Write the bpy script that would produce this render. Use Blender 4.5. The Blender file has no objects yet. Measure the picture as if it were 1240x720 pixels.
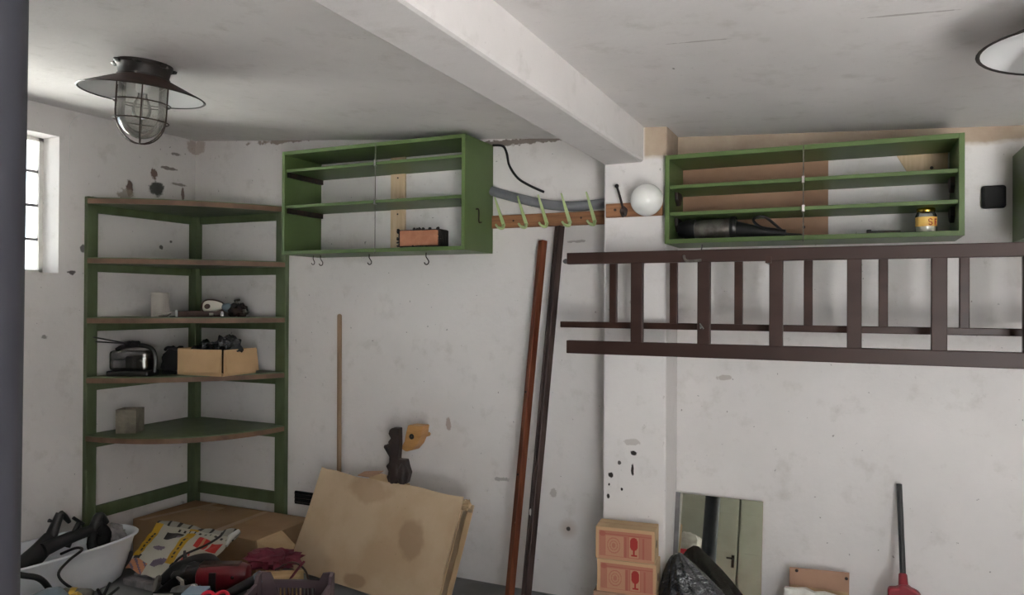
import bpy, bmesh, math, random
from mathutils import Vector, Matrix, Euler
random.seed(7)
SC = bpy.context.scene
COL = SC.collection
PI = math.pi

# ------------------------------------------------------------------ camera
cam_data = bpy.data.cameras.new('camera')
cam_data.sensor_width = 36.0
cam_data.lens = 906.8 / 1240 * 36.0
cam_data.clip_start = 0.02
cam = bpy.data.objects.new('camera', cam_data)
COL.objects.link(cam)
YAW, PITCH, ROLL = math.radians(24.52), math.radians(0.34), math.radians(-0.285)
fw = Vector((-math.sin(YAW) * math.cos(PITCH), math.cos(YAW) * math.cos(PITCH), math.sin(PITCH)))
rt = Vector((math.cos(YAW), math.sin(YAW), 0))
dn = fw.cross(rt)
r2 = rt * math.cos(ROLL) + dn * math.sin(ROLL)
d2 = -rt * math.sin(ROLL) + dn * math.cos(ROLL)
cm = Matrix((r2, -d2, -fw)).transposed().to_4x4()
cm.translation = Vector((0, 0, 1.5))
cam.matrix_world = cm
SC.camera = cam

# ------------------------------------------------------------------ world (bright overcast daylight)
world = bpy.data.worlds.new('overcast_sky')
SC.world = world
world.use_nodes = True
bg = world.node_tree.nodes['Background']
bg.inputs['Color'].default_value = (0.82, 0.91, 1.0, 1)
bg.inputs['Strength'].default_value = 3.3
sun_data = bpy.data.lights.new('sun_offscreen', 'SUN')
sun_data.energy = 150.0; sun_data.angle = math.radians(0.6); sun_data.color = (1.0, 0.985, 0.97)
sun = bpy.data.objects.new('sun_offscreen', sun_data); COL.objects.link(sun)
sun.rotation_euler = Vector((-0.16, 0.66, -0.74)).to_track_quat('-Z', 'Y').to_euler()   # shines in through the open doorway behind the camera

def portal(name, loc, rot, sx, sy):
    l = bpy.data.lights.new(name, 'AREA')
    l.shape = 'RECTANGLE'; l.size = sx; l.size_y = sy
    l.cycles.is_portal = True
    o = bpy.data.objects.new(name, l)
    o.location = loc; o.rotation_euler = rot
    COL.objects.link(o)

WY0, WY1, WZ0, WZ1 = 1.60, 2.675, 1.643, 2.385      # left window opening
DX0, DX1, DZ1 = 0.85, 2.25, 2.05                    # open garage doorway in the front wall
YF = -1.7                                           # front wall
portal('window_daylight', (-4.20, (WY0 + WY1) / 2, (WZ0 + WZ1) / 2), (0, -PI / 2, 0), WZ1 - WZ0, WY1 - WY0)
portal('doorway_daylight_offscreen', ((DX0 + DX1) / 2, YF - 0.12, DZ1 / 2), (PI / 2, 0, 0), DX1 - DX0, DZ1)

vs = SC.view_settings
vs.view_transform = 'Standard'
vs.look = 'None'
vs.gamma = 1.0
vs.use_curve_mapping = False
vs.exposure = 0.85
try:
    SC.cycles.use_denoising = True
    SC.cycles.max_bounces = 10
    SC.cycles.diffuse_bounces = 6
    SC.cycles.transparent_max_bounces = 12
    SC.cycles.sample_clamp_indirect = 8.0
except Exception:
    pass

# ------------------------------------------------------------------ materials
def S(r, g, b):
    def f(c):
        c /= 255.0
        return c / 12.92 if c <= 0.04045 else ((c + 0.055) / 1.055) ** 2.4
    return (f(r), f(g), f(b), 1.0)

MATS = {}
def base_mat(name):
    m = bpy.data.materials.new(name); m.use_nodes = True
    nt = m.node_tree
    b = nt.nodes['Principled BSDF']
    return m, nt, b

def noise(nt, scale, detail=4, vec=None, rough=0.55):
    n = nt.nodes.new('ShaderNodeTexNoise')
    n.inputs['Scale'].default_value = scale
    n.inputs['Detail'].default_value = detail
    n.inputs['Roughness'].default_value = rough
    if vec is not None: nt.links.new(vec, n.inputs['Vector'])
    return n

def ramp(nt, fac, p0, p1, c0=(0, 0, 0, 1), c1=(1, 1, 1, 1)):
    r = nt.nodes.new('ShaderNodeValToRGB')
    r.color_ramp.elements[0].position = p0; r.color_ramp.elements[0].color = c0
    r.color_ramp.elements[1].position = p1; r.color_ramp.elements[1].color = c1
    nt.links.new(fac, r.inputs['Fac'])
    return r

def mixc(nt, fac, a, b):
    m = nt.nodes.new('ShaderNodeMix'); m.data_type = 'RGBA'
    if isinstance(fac, float): m.inputs[0].default_value = fac
    else: nt.links.new(fac, m.inputs[0])
    for i, v in ((6, a), (7, b)):
        if isinstance(v, tuple): m.inputs[i].default_value = v
        else: nt.links.new(v, m.inputs[i])
    return m.outputs[2]

def math_n(nt, op, a, b=None, clamp=False):
    m = nt.nodes.new('ShaderNodeMath'); m.operation = op; m.use_clamp = clamp
    for i, v in enumerate((a, b)):
        if v is None: continue
        if isinstance(v, (int, float)): m.inputs[i].default_value = v
        else: nt.links.new(v, m.inputs[i])
    return m.outputs[0]

def bump(nt, b, h, strength, dist=0.01):
    n = nt.nodes.new('ShaderNodeBump')
    n.inputs['Strength'].default_value = strength
    n.inputs['Distance'].default_value = dist
    nt.links.new(h, n.inputs['Height'])
    nt.links.new(n.outputs[0], b.inputs['Normal'])

def paint(name, c, c2=None, scale=6, rough=0.5, metal=0.0, bmp=0.0, bscale=60, stretch=None, lo=0.4, hi=0.62, spec=None):
    m, nt, b = base_mat(name)
    tc = nt.nodes.new('ShaderNodeTexCoord')
    vec = tc.outputs['Object']
    if stretch:
        mp = nt.nodes.new('ShaderNodeMapping'); mp.inputs['Scale'].default_value = stretch
        nt.links.new(vec, mp.inputs['Vector']); vec = mp.outputs[0]
    if c2:
        n = noise(nt, scale, 5, vec)
        r = ramp(nt, n.outputs['Fac'], lo, hi)
        nt.links.new(mixc(nt, r.outputs[0], c, c2), b.inputs['Base Color'])
    else:
        b.inputs['Base Color'].default_value = c
    b.inputs['Roughness'].default_value = rough
    b.inputs['Metallic'].default_value = metal
    if spec is not None: b.inputs['Specular IOR Level'].default_value = spec
    if bmp:
        n2 = noise(nt, bscale, 3, vec)
        bump(nt, b, n2.outputs['Fac'], bmp)
    MATS[name] = m
    return m

def attr_mat(name, rough=0.8, bmp=0.0):
    """flat print: the printed design is stored in the mesh's colour attribute"""
    m, nt, b = base_mat(name)
    a = nt.nodes.new('ShaderNodeVertexColor'); a.layer_name = 'print'
    nt.links.new(a.outputs[0], b.inputs['Base Color'])
    b.inputs['Roughness'].default_value = rough
    MATS[name] = m
    return m

def plaster(name, col, col2, stains, specks=0.0, brown=None):
    m, nt, b = base_mat(name)
    geo = nt.nodes.new('ShaderNodeNewGeometry'); pos = geo.outputs['Position']
    n1 = noise(nt, 1.3, 6, pos, 0.6)
    c = mixc(nt, ramp(nt, n1.outputs['Fac'], 0.35, 0.7).outputs[0], col, col2)
    n2 = noise(nt, 9, 5, pos, 0.65)
    c = mixc(nt, math_n(nt, 'MULTIPLY', ramp(nt, n2.outputs['Fac'], 0.56, 0.75).outputs[0], 0.22), c, S(140, 132, 118))
    jit = noise(nt, 22, 5, pos, 0.7)
    jit2 = noise(nt, 5, 4, pos, 0.6)
    if specks:
        n3 = noise(nt, 42, 2, pos)
        c = mixc(nt, math_n(nt, 'MULTIPLY', ramp(nt, n3.outputs['Fac'], 0.735, 0.76).outputs[0], specks), c, S(60, 54, 50))
        n4 = noise(nt, 13, 6, pos, 0.75)
        n5 = noise(nt, 1.1, 2, pos)
        k = math_n(nt, 'MULTIPLY', ramp(nt, n4.outputs['Fac'], 0.64, 0.70).outputs[0], ramp(nt, n5.outputs['Fac'], 0.5, 0.65).outputs[0])
        c = mixc(nt, math_n(nt, 'MULTIPLY', k, 0.5), c, S(120, 108, 98))
    for (p, rad, colr, amt, kj) in stains:
        d = nt.nodes.new('ShaderNodeVectorMath'); d.operation = 'SUBTRACT'
        nt.links.new(pos, d.inputs[0]); d.inputs[1].default_value = p
        s = nt.nodes.new('ShaderNodeVectorMath'); s.operation = 'MULTIPLY'
        nt.links.new(d.outputs[0], s.inputs[0])
        s.inputs[1].default_value = tuple(1.0 / q for q in (rad if isinstance(rad, tuple) else (rad,) * 3))
        l = nt.nodes.new('ShaderNodeVectorMath'); l.operation = 'LENGTH'
        nt.links.new(s.outputs[0], l.inputs[0])
        jj = math_n(nt, 'MULTIPLY', math_n(nt, 'SUBTRACT', jit.outputs['Fac'], 0.5), kj)
        v = math_n(nt, 'ADD', l.outputs['Value'], jj)
        f = ramp(nt, v, 0.72, 1.0, (1, 1, 1, 1), (0, 0, 0, 1)) if kj > 1 else ramp(nt, v, 0.2, 1.0, (1, 1, 1, 1), (0, 0, 0, 1))
        c = mixc(nt, math_n(nt, 'MULTIPLY', f.outputs[0], amt), c, colr)
    if brown:      # unpainted old lime render above the white paint line: x0, z0
        sep = nt.nodes.new('ShaderNodeSeparateXYZ'); nt.links.new(pos, sep.inputs[0])
        jj = math_n(nt, 'MULTIPLY', math_n(nt, 'SUBTRACT', jit2.outputs['Fac'], 0.5), 0.05)
        z = math_n(nt, 'ADD', sep.outputs[2], jj)
        mz = ramp(nt, math_n(nt, 'SUBTRACT', z, brown[1] - 0.5), 0.49, 0.51)
        mx = ramp(nt, math_n(nt, 'SUBTRACT', sep.outputs[0], brown[0] - 0.5), 0.495, 0.505)
        c = mixc(nt, math_n(nt, 'MULTIPLY', math_n(nt, 'MULTIPLY', mz.outputs[0], mx.outputs[0]), 0.9), c,
                 mixc(nt, ramp(nt, jit2.outputs['Fac'], 0.35, 0.65).outputs[0], brown[2], brown[3]))
    nt.links.new(c, b.inputs['Base Color'])
    b.inputs['Roughness'].default_value = 0.92
    b.inputs['Specular IOR Level'].default_value = 0.2
    n6 = noise(nt, 30, 6, pos, 0.6)
    bump(nt, b, math_n(nt, 'ADD', n6.outputs['Fac'], math_n(nt, 'MULTIPLY', jit2.outputs['Fac'], 1.5)), 0.25, 0.006)
    MATS[name] = m
    return m

WHITE, WHITE2 = S(222, 218, 216), S(208, 204, 202)
GREYP, RUST, SOOT = S(96, 96, 92), S(96, 68, 58), S(52, 47, 44)
plaster('plaster_left', WHITE, WHITE2, [
    ((-3.928, 3.303, 2.19), (0.3, 0.06, 0.05), GREYP, 1.0, 1.6),
    ((-3.928, 3.285, 2.275), (0.3, 0.028, 0.035), RUST, 0.9, 2.2),
    ((-3.928, 3.111, 2.17), (0.3, 0.022, 0.045), RUST, 0.9, 2.2),
    ((-3.928, 3.08, 2.12), (0.3, 0.06, 0.04), S(150, 140, 126), 0.8, 2.2),
    ((-3.928, 3.50, 2.18), (0.3, 0.012, 0.05), RUST, 0.8, 1.8),
    ((-3.928, 3.40, 2.33), (0.3, 0.08, 0.012), S(95, 84, 76), 0.8, 2.2),
    ((-3.928, 3.47, 2.24), (0.3, 0.07, 0.010), S(110, 98, 90), 0.7, 2.4),
    ((-3.928, 3.45, 2.43), (0.3, 0.04, 0.012), S(90, 80, 72), 0.7, 2.4),
    ((-3.928, 3.60, 2.50), (0.3, 0.07, 0.06), S(150, 130, 114), 0.55, 2.0),
    ((-3.928, 3.41, 1.87), (0.3, 0.014, 0.010), SOOT, 0.8, 2.4),
    ((-3.928, 3.34, 1.83), (0.3, 0.016, 0.016), SOOT, 0.8, 2.6),
    ((-3.928, 2.75, 1.65), (0.3, 0.03, 0.015), SOOT, 0.9, 2.2),
    ((-3.928, 2.815, 1.79), (0.3, 0.02, 0.025), SOOT, 0.8, 1.6),
    ((-3.928, 2.60, 1.30), (0.3, 0.02, 0.015), SOOT, 0.6, 2.4)], specks=0.6)
plaster('plaster_back', WHITE, WHITE2, [
    ((-3.90, 3.6, 2.50), (0.06, 0.3, 0.05), S(150, 130, 114), 0.55, 2.0),
    ((-3.05, 3.6, 2.485), (0.4, 0.3, 0.02), S(120, 100, 84), 0.8, 2.4),
    ((-1.55, 3.6, 2.345), (0.5, 0.3, 0.018), S(96, 80, 68), 0.8, 2.6),
    ((-1.321, 3.6, 0.346), 0.06, S(170, 150, 136), 0.6, 0.3),
    ((-1.321, 3.6, 0.346), 0.013, SOOT, 0.9, 1.2),
    ((-2.02, 3.6, 0.83), (0.02, 0.3, 0.04), S(140, 108, 92), 0.6, 1.8),
    ((-1.70, 3.6, 0.56), (0.04, 0.3, 0.014), S(110, 104, 100), 0.55, 2.8),
    ((-1.40, 3.6, 0.52), (0.02, 0.3, 0.03), S(140, 130, 124), 0.5, 2.4),
    ((-0.55, 3.6, 1.15), (0.04, 0.3, 0.012), S(140, 126, 116), 0.5, 2.6),
    ((-1.28, 3.6, 1.81), (0.05, 0.3, 0.008), S(130, 122, 114), 0.6, 2.4)], specks=0.55,
    brown=(-0.8, 2.165, S(172, 154, 132), S(150, 128, 108)))
plaster('plaster_pillar', WHITE, WHITE2, [
    ((-1.023, 3.36, 0.70), (0.012, 0.3, 0.013), SOOT, 1.0, 2.4),
    ((-0.917, 3.36, 0.811), (0.016, 0.3, 0.014), SOOT, 1.0, 2.2),
    ((-0.921, 3.36, 0.735), (0.009, 0.3, 0.03), SOOT, 1.0, 1.6),
    ((-0.983, 3.36, 0.76), (0.010, 0.3, 0.010), SOOT, 0.9, 2.0),
    ((-1.036, 3.36, 0.60), (0.008, 0.3, 0.012), SOOT, 1.0, 1.8),
    ((-0.971, 3.36, 0.639), (0.006, 0.3, 0.008), SOOT, 1.0, 1.8),
    ((-1.032, 3.36, 0.655), (0.006, 0.3, 0.008), SOOT, 1.0, 1.8),
    ((-0.92, 3.36, 0.86), (0.05, 0.3, 0.015), S(160, 150, 144), 0.5, 2.4)], specks=0.4,
    brown=(-0.872, 2.158, S(172, 154, 132), S(150, 128, 108)))
plaster('plaster_ceiling', WHITE, WHITE2, [
    ((-0.55, 2.5, 2.28), (0.006, 0.012, 0.3), SOOT, 0.8, 1.0),
    ((-0.42, 2.25, 2.27), (0.10, 0.006, 0.3), S(140, 130, 124), 0.5, 1.8),
    ((0.12, 2.18, 2.24), (0.12, 0.006, 0.3), S(130, 120, 114), 0.5, 1.8)], specks=0.12)
plaster('plaster_beam', WHITE, WHITE2, [], specks=0.12)
plaster('plaster_front', S(150, 150, 138), S(136, 136, 126), [], specks=0.2)
paint('concrete_floor', S(132, 132, 132), S(112, 111, 110), 3, 0.85, bmp=0.3, bscale=25)
paint('yard_concrete', S(150, 150, 150), S(138, 138, 138), 0.8, 0.9)
paint('pale_gravel', S(190, 188, 182), S(176, 174, 168), 30, 0.9)

paint('green_gloss', S(86, 106, 62), S(79, 98, 56), 3, 0.42, spec=0.3)
paint('green_dull', S(86, 98, 68), S(76, 88, 58), 4, 0.5, stretch=(3, 3, 1))
paint('wood_edge', S(116, 88, 68), S(94, 70, 53), 8, 0.6)
paint('wood_board', S(150, 104, 70), S(128, 86, 56), 6, 0.6, stretch=(1, 6, 14), bmp=0.1)
paint('wood_pale', S(206, 182, 150), S(192, 166, 132), 5, 0.6, stretch=(10, 4, 1))
paint('wood_redbrown', S(112, 64, 44), S(84, 44, 30), 3, 0.32, stretch=(8, 8, 0.7), spec=0.22)
paint('wood_darkbeam', S(72, 58, 54), S(48, 38, 36), 3, 0.38, stretch=(8, 8, 0.7), spec=0.22)
paint('ladder_paint', S(57, 40, 35), S(50, 34, 30), 2, 0.42, stretch=(1, 5, 5), spec=0.22)
paint('ladder_dark', S(62, 41, 34), S(50, 33, 28), 2, 0.35, stretch=(1, 5, 5), spec=0.22)
paint('stick_wood', S(142, 116, 90), S(116, 92, 70), 4, 0.65, stretch=(6, 6, 0.5))
paint('carved_dark', S(52, 38, 33), S(34, 25, 22), 12, 0.55, bmp=0.3, bscale=40)
paint('tan_wood', S(186, 140, 86), S(168, 122, 70), 6, 0.5, stretch=(1, 1, 5))
paint('wood_block', S(206, 176, 130), S(188, 156, 110), 5, 0.6, stretch=(1, 8, 8))
def cardboard(name, c, c2, stains=()):
    m, nt, b = base_mat(name)
    tc = nt.nodes.new('ShaderNodeTexCoord'); pos = tc.outputs['Object']
    n = noise(nt, 3, 5, pos)
    col = mixc(nt, ramp(nt, n.outputs['Fac'], 0.4, 0.65).outputs[0], c, c2)
    n3 = noise(nt, 60, 2, pos)
    col = mixc(nt, math_n(nt, 'MULTIPLY', ramp(nt, n3.outputs['Fac'], 0.74, 0.77).outputs[0], 0.6), col, S(80, 62, 46))
    jit = noise(nt, 7, 5, pos, 0.6)
    for (p, rad, cc, amt) in stains:
        d = nt.nodes.new('ShaderNodeVectorMath'); d.operation = 'SUBTRACT'
        nt.links.new(pos, d.inputs[0]); d.inputs[1].default_value = p
        s = nt.nodes.new('ShaderNodeVectorMath'); s.operation = 'MULTIPLY'
        nt.links.new(d.outputs[0], s.inputs[0]); s.inputs[1].default_value = tuple(1.0 / q for q in rad)
        l = nt.nodes.new('ShaderNodeVectorMath'); l.operation = 'LENGTH'
        nt.links.new(s.outputs[0], l.inputs[0])
        v = math_n(nt, 'ADD', l.outputs['Value'], math_n(nt, 'MULTIPLY', math_n(nt, 'SUBTRACT', jit.outputs['Fac'], 0.5), 1.0))
        f = ramp(nt, v, 0.75, 1.0, (1, 1, 1, 1), (0, 0, 0, 1))
        col = mixc(nt, math_n(nt, 'MULTIPLY', f.outputs[0], amt), col, cc)
    nt.links.new(col, b.inputs['Base Color'])
    b.inputs['Roughness'].default_value = 0.85
    b.inputs['Specular IOR Level'].default_value = 0.25
    bump(nt, b, n.outputs['Fac'], 0.2, 0.01)
    MATS[name] = m
cardboard('card_large', S(196, 174, 146), S(182, 158, 128), [((0.80, 0, 0.30), (0.10, 0.5, 0.10), S(146, 120, 94), 0.55),
    ((0.50, 0, 0.06), (0.09, 0.5, 0.035), S(150, 124, 98), 0.7), ((0.42, 0, 0.48), (0.2, 0.5, 0.08), S(164, 138, 110), 0.5)])
cardboard('card_floor', S(160, 132, 102), S(146, 118, 90))
cardboard('card_tan', S(202, 170, 130), S(190, 158, 118))
cardboard('card_pale', S(184, 158, 124), S(172, 146, 112))
cardboard('card_brown', S(172, 138, 116), S(158, 124, 102))
paint('tape', S(160, 124, 84), S(148, 112, 74), 8, 0.35)
attr_mat('carton_print', 0.85)
attr_mat('paper_print', 0.55)
paint('black_plastic', S(24, 24, 25), S(32, 31, 31), 10, 0.35)
paint('black_matte', S(16, 15, 15), None, rough=0.8)
paint('black_rubber', S(26, 25, 25), None, rough=0.6)
paint('black_iron', S(30, 26, 25), S(52, 36, 30), 20, 0.55, metal=0.3)
paint('grey_metal', S(130, 130, 130), S(96, 92, 90), 14, 0.35, metal=0.9)
paint('dull_steel', S(120, 116, 110), S(84, 78, 72), 20, 0.5, metal=0.6)
paint('chrome', S(225, 225, 225), None, rough=0.12, metal=1.0)
paint('gold_lid', S(206, 170, 70), None, rough=0.22, metal=1.0)
paint('brass', S(196, 160, 70), None, rough=0.35, metal=0.8)
paint('hook_green', S(176, 192, 140), S(160, 178, 122), 10, 0.4)
paint('hose_grey', S(116, 118, 122), S(104, 106, 110), 8, 0.5)
paint('globe_white', S(236, 236, 232), None, rough=0.12)
paint('white_enamel', S(228, 228, 228), None, rough=0.3)
paint('shade_rust', S(78, 58, 50), S(54, 42, 38), 14, 0.5, metal=0.2)
paint('lamp_black', S(34, 30, 28), S(48, 40, 36), 10, 0.5)
paint('cage_wire', S(66, 50, 42), S(44, 36, 32), 30, 0.5, metal=0.5)
paint('tub_white', S(238, 241, 245), S(230, 234, 240), 5, 0.3)
paint('column_steel', S(54, 55, 63), S(46, 46, 54), 4, 0.5, stretch=(2, 2, 0.6))
paint('tar_black', S(22, 18, 16), S(34, 26, 22), 30, 0.8, bmp=0.6, bscale=50)
paint('brick_clay', S(170, 116, 88), S(150, 98, 72), 12, 0.85, bmp=0.2)
paint('red_plastic', S(106, 24, 32), S(88, 18, 25), 5, 0.3)
paint('red_cloth', S(112, 40, 54), S(90, 28, 42), 16, 0.8)
paint('red_bright', S(206, 40, 62), None, rough=0.35)
paint('red_brush', S(140, 28, 42), S(120, 22, 36), 8, 0.4)
paint('blue_box', S(52, 68, 104), S(44, 58, 92), 6, 0.6)
paint('pale_blue', S(150, 170, 190), None, rough=0.5)
paint('bluegrey', S(104, 120, 132), S(90, 104, 116), 6, 0.45)
paint('crate_mauve', S(98, 82, 86), S(86, 70, 74), 6, 0.55)
paint('concrete_pot', S(128, 122, 108), S(104, 98, 86), 14, 0.9, bmp=0.4, bscale=40)
paint('white_paint', S(222, 220, 214), S(206, 202, 196), 8, 0.6)
paint('foam_white', S(226, 224, 216), S(210, 206, 198), 20, 0.8, bmp=0.4)
paint('grey_cloth', S(150, 146, 146), S(120, 116, 118), 18, 0.9, bmp=0.4, bscale=30)
paint('door_grey', S(196, 198, 184), S(184, 186, 172), 2, 0.55)
paint('frame_metal', S(120, 120, 122), S(96, 94, 94), 8, 0.5)
paint('pot_brown', S(74, 50, 44), S(58, 40, 36), 6, 0.4)
paint('cup_white', S(196, 190, 182), S(176, 170, 160), 14, 0.5)
paint('sugar_white', S(226, 222, 210), None, rough=0.7)
paint('hardboard', S(158, 124, 98), S(138, 106, 82), 3, 0.7)
paint('cobweb_grey', S(226, 226, 224), None, rough=0.9)
paint('label_yellow', S(224, 184, 96), S(214, 160, 76), 12, 0.5)
paint('label_red', S(150, 30, 24), None, rough=0.5)
paint('flyer_clip', S(200, 200, 196), None, rough=0.5)

def glassy(name, tint, gloss=0.12, rough=0.02, dust=0.0):
    m, nt, b = base_mat(name)
    nt.nodes.remove(b)
    out = nt.nodes['Material Output']
    tr = nt.nodes.new('ShaderNodeBsdfTransparent'); tr.inputs[0].default_value = tint
    gl = nt.nodes.new('ShaderNodeBsdfGlossy'); gl.inputs['Roughness'].default_value = rough
    fr = nt.nodes.new('ShaderNodeFresnel'); fr.inputs[0].default_value = 1.45
    fc = math_n(nt, 'ADD', fr.outputs[0], gloss - 0.04, True)
    mx = nt.nodes.new('ShaderNodeMixShader')
    nt.links.new(fc, mx.inputs[0]); nt.links.new(tr.outputs[0], mx.inputs[1]); nt.links.new(gl.outputs[0], mx.inputs[2])
    fin = mx.outputs[0]
    if dust:      # thin film of dust on the glass
        df = nt.nodes.new('ShaderNodeBsdfDiffuse'); df.inputs[0].default_value = S(214, 210, 200)
        tl = nt.nodes.new('ShaderNodeBsdfTranslucent'); tl.inputs[0].default_value = S(214, 210, 200)
        ad = nt.nodes.new('ShaderNodeMixShader'); ad.inputs[0].default_value = 0.5
        nt.links.new(df.outputs[0], ad.inputs[1]); nt.links.new(tl.outputs[0], ad.inputs[2])
        m3 = nt.nodes.new('ShaderNodeMixShader'); m3.inputs[0].default_value = dust
        nt.links.new(fin, m3.inputs[1]); nt.links.new(ad.outputs[0], m3.inputs[2]); fin = m3.outputs[0]
    nt.links.new(fin, out.inputs['Surface'])
    MATS[name] = m
glassy('window_glass', (0.93, 0.95, 0.95, 1), 0.05)
glassy('lamp_glass', (0.93, 0.93, 0.92, 1), 0.10, 0.08, 0.16)
glassy('bulb_glass', (0.94, 0.94, 0.93, 1), 0.10, 0.03, 0.10)
glassy('jar_glass', (0.93, 0.94, 0.93, 1), 0.08, 0.03, 0.08)
glassy('smoky_plastic', (0.42, 0.40, 0.40, 1), 0.16, 0.12)
paint('mirror_silver', S(196, 198, 188), None, rough=0.015, metal=1.0)
m, nt, b = base_mat('black_bag')
tcn = nt.nodes.new('ShaderNodeTexCoord')
nn = noise(nt, 9, 5, tcn.outputs['Object'], 0.6)
b.inputs['Base Color'].default_value = S(22, 23, 28); b.inputs['Roughness'].default_value = 0.16
b.inputs['Specular IOR Level'].default_value = 0.9
bump(nt, b, nn.outputs['Fac'], 0.8, 0.05)
MATS['black_bag'] = m

# ------------------------------------------------------------------ mesh helpers
class MB:
    def __init__(s): s.v = []; s.f = []
    def add(s, vs, fs):
        o = len(s.v); s.v += [tuple(p) for p in vs]; s.f += [tuple(i + o for i in f) for f in fs]; return s
    def box(s, x0, y0, z0, x1, y1, z1):
        return s.add([(x0, y0, z0), (x1, y0, z0), (x1, y1, z0), (x0, y1, z0), (x0, y0, z1), (x1, y0, z1), (x1, y1, z1), (x0, y1, z1)],
                     [(0, 3, 2, 1), (4, 5, 6, 7), (0, 1, 5, 4), (1, 2, 6, 5), (2, 3, 7, 6), (3, 0, 4, 7)])
    def bar(s, p, q, w, d, up=(0, 0, 1), w2=None, d2=None):
        """square bar from p to q, width w across, depth d along `up`"""
        p, q = Vector(p), Vector(q); t = (q - p).normalized()
        u = Vector(up); u = (u - t * u.dot(t)).normalized(); a = t.cross(u)
        w2 = w if w2 is None else w2; d2 = d if d2 is None else d2
        vs = []
        for c, ww, dd in ((p, w, d), (q, w2, d2)):
            for sx, sy in ((-1, -1), (1, -1), (1, 1), (-1, 1)): vs.append(c + a * sx * ww / 2 + u * sy * dd / 2)
        return s.add(vs, [(0, 3, 2, 1), (4, 5, 6, 7), (0, 1, 5, 4), (1, 2, 6, 5), (2, 3, 7, 6), (3, 0, 4, 7)])
    def tube(s, pts, r, n=8, caps=True):
        pts = [Vector(p) for p in pts]; k = len(pts)
        rs = r if isinstance(r, (list, tuple)) else [r] * k
        rings = []; ref = None
        for i, p in enumerate(pts):
            t = (pts[min(i + 1, k - 1)] - pts[max(i - 1, 0)]).normalized()
            if ref is None:
                ref = Vector((0, 0, 1)) if abs(t.z) < 0.9 else Vector((1, 0, 0))
            u = (ref - t * ref.dot(t)).normalized(); ref = u; w = t.cross(u)
            rings.append([p + (u * math.cos(2 * PI * j / n) + w * math.sin(2 * PI * j / n)) * rs[i] for j in range(n)])
        return s.loft(rings, caps)
    def loft(s, rings, caps=True, closed=True):
        n = len(rings[0]); vs = [p for r in rings for p in r]; fs = []
        for i in range(len(rings) - 1):
            for j in range(n if closed else n - 1):
                a = i * n + j; b2 = i * n + (j + 1) % n
                fs.append((a, b2, b2 + n, a + n))
        if caps:
            fs.append(tuple(reversed(range(n)))); fs.append(tuple(range((len(rings) - 1) * n, len(rings) * n)))
        return s.add(vs, fs)
    def lathe(s, prof, n=24, c=(0, 0, 0), caps=False, ax=None):
        c = Vector(c); rings = []
        M = Matrix.Identity(3)
        if ax is not None: M = Vector((0, 0, 1)).rotation_difference(Vector(ax)).to_matrix()
        for r, z in prof:
            rings.append([c + M @ Vector((r * math.cos(2 * PI * j / n), r * math.sin(2 * PI * j / n), z)) for j in range(n)])
        return s.loft(rings, caps)
    def prism(s, outline, fn0, fn1):
        n = len(outline)
        vs = [fn0(*p) for p in outline] + [fn1(*p) for p in outline]
        fs = [tuple(reversed(range(n))), tuple(range(n, 2 * n))]
        fs += [(i, (i + 1) % n, (i + 1) % n + n, i + n) for i in range(n)]
        return s.add(vs, fs)
    def blob(s, c, r, seed=0, amp=0.25, freq=2.0, nu=20, nv=12, flat=None):
        from mathutils import noise as N
        c = Vector(c); r = r if isinstance(r, (tuple, list)) else (r, r, r); rings = []
        for i in range(nv + 1):
            th = PI * i / nv; th = min(max(th, 0.02), PI - 0.02); ring = []
            for j in range(nu):
                ph = 2 * PI * j / nu
                d = Vector((math.sin(th) * math.cos(ph), math.sin(th) * math.sin(ph), -math.cos(th)))
                k = 1 + amp * N.noise(d * freq + Vector((seed * 7.3, seed * 3.1, seed)))
                p = Vector((d.x * r[0] * k, d.y * r[1] * k, d.z * r[2] * k)) + c
                if flat is not None and p.z < flat: p.z = flat
                ring.append(p)
            rings.append(ring)
        return s.loft(rings, True)
    def build(s, name, mat, parent=None, bevel=0.0, smooth=False, loc=None, seg=2):
        me = bpy.data.meshes.new(name)
        me.from_pydata(s.v, [], s.f)
        bm = bmesh.new(); bm.from_mesh(me)
        bmesh.ops.recalc_face_normals(bm, faces=bm.faces)
        bm.to_mesh(me); bm.free()
        if smooth:
            for p in me.polygons: p.use_smooth = True
            try: me.set_sharp_from_angle(angle=math.radians(40))
            except Exception: pass
        if isinstance(mat, str): mat = MATS[mat]
        me.materials.append(mat)
        o = bpy.data.objects.new(name, me); COL.objects.link(o)
        if parent is not None: o.parent = parent
        if loc is not None: o.location = loc
        if bevel:
            md = o.modifiers.new('bevel', 'BEVEL'); md.width = bevel; md.segments = seg; md.limit_method = 'ANGLE'
            md.angle_limit = math.radians(35)
        return o

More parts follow.
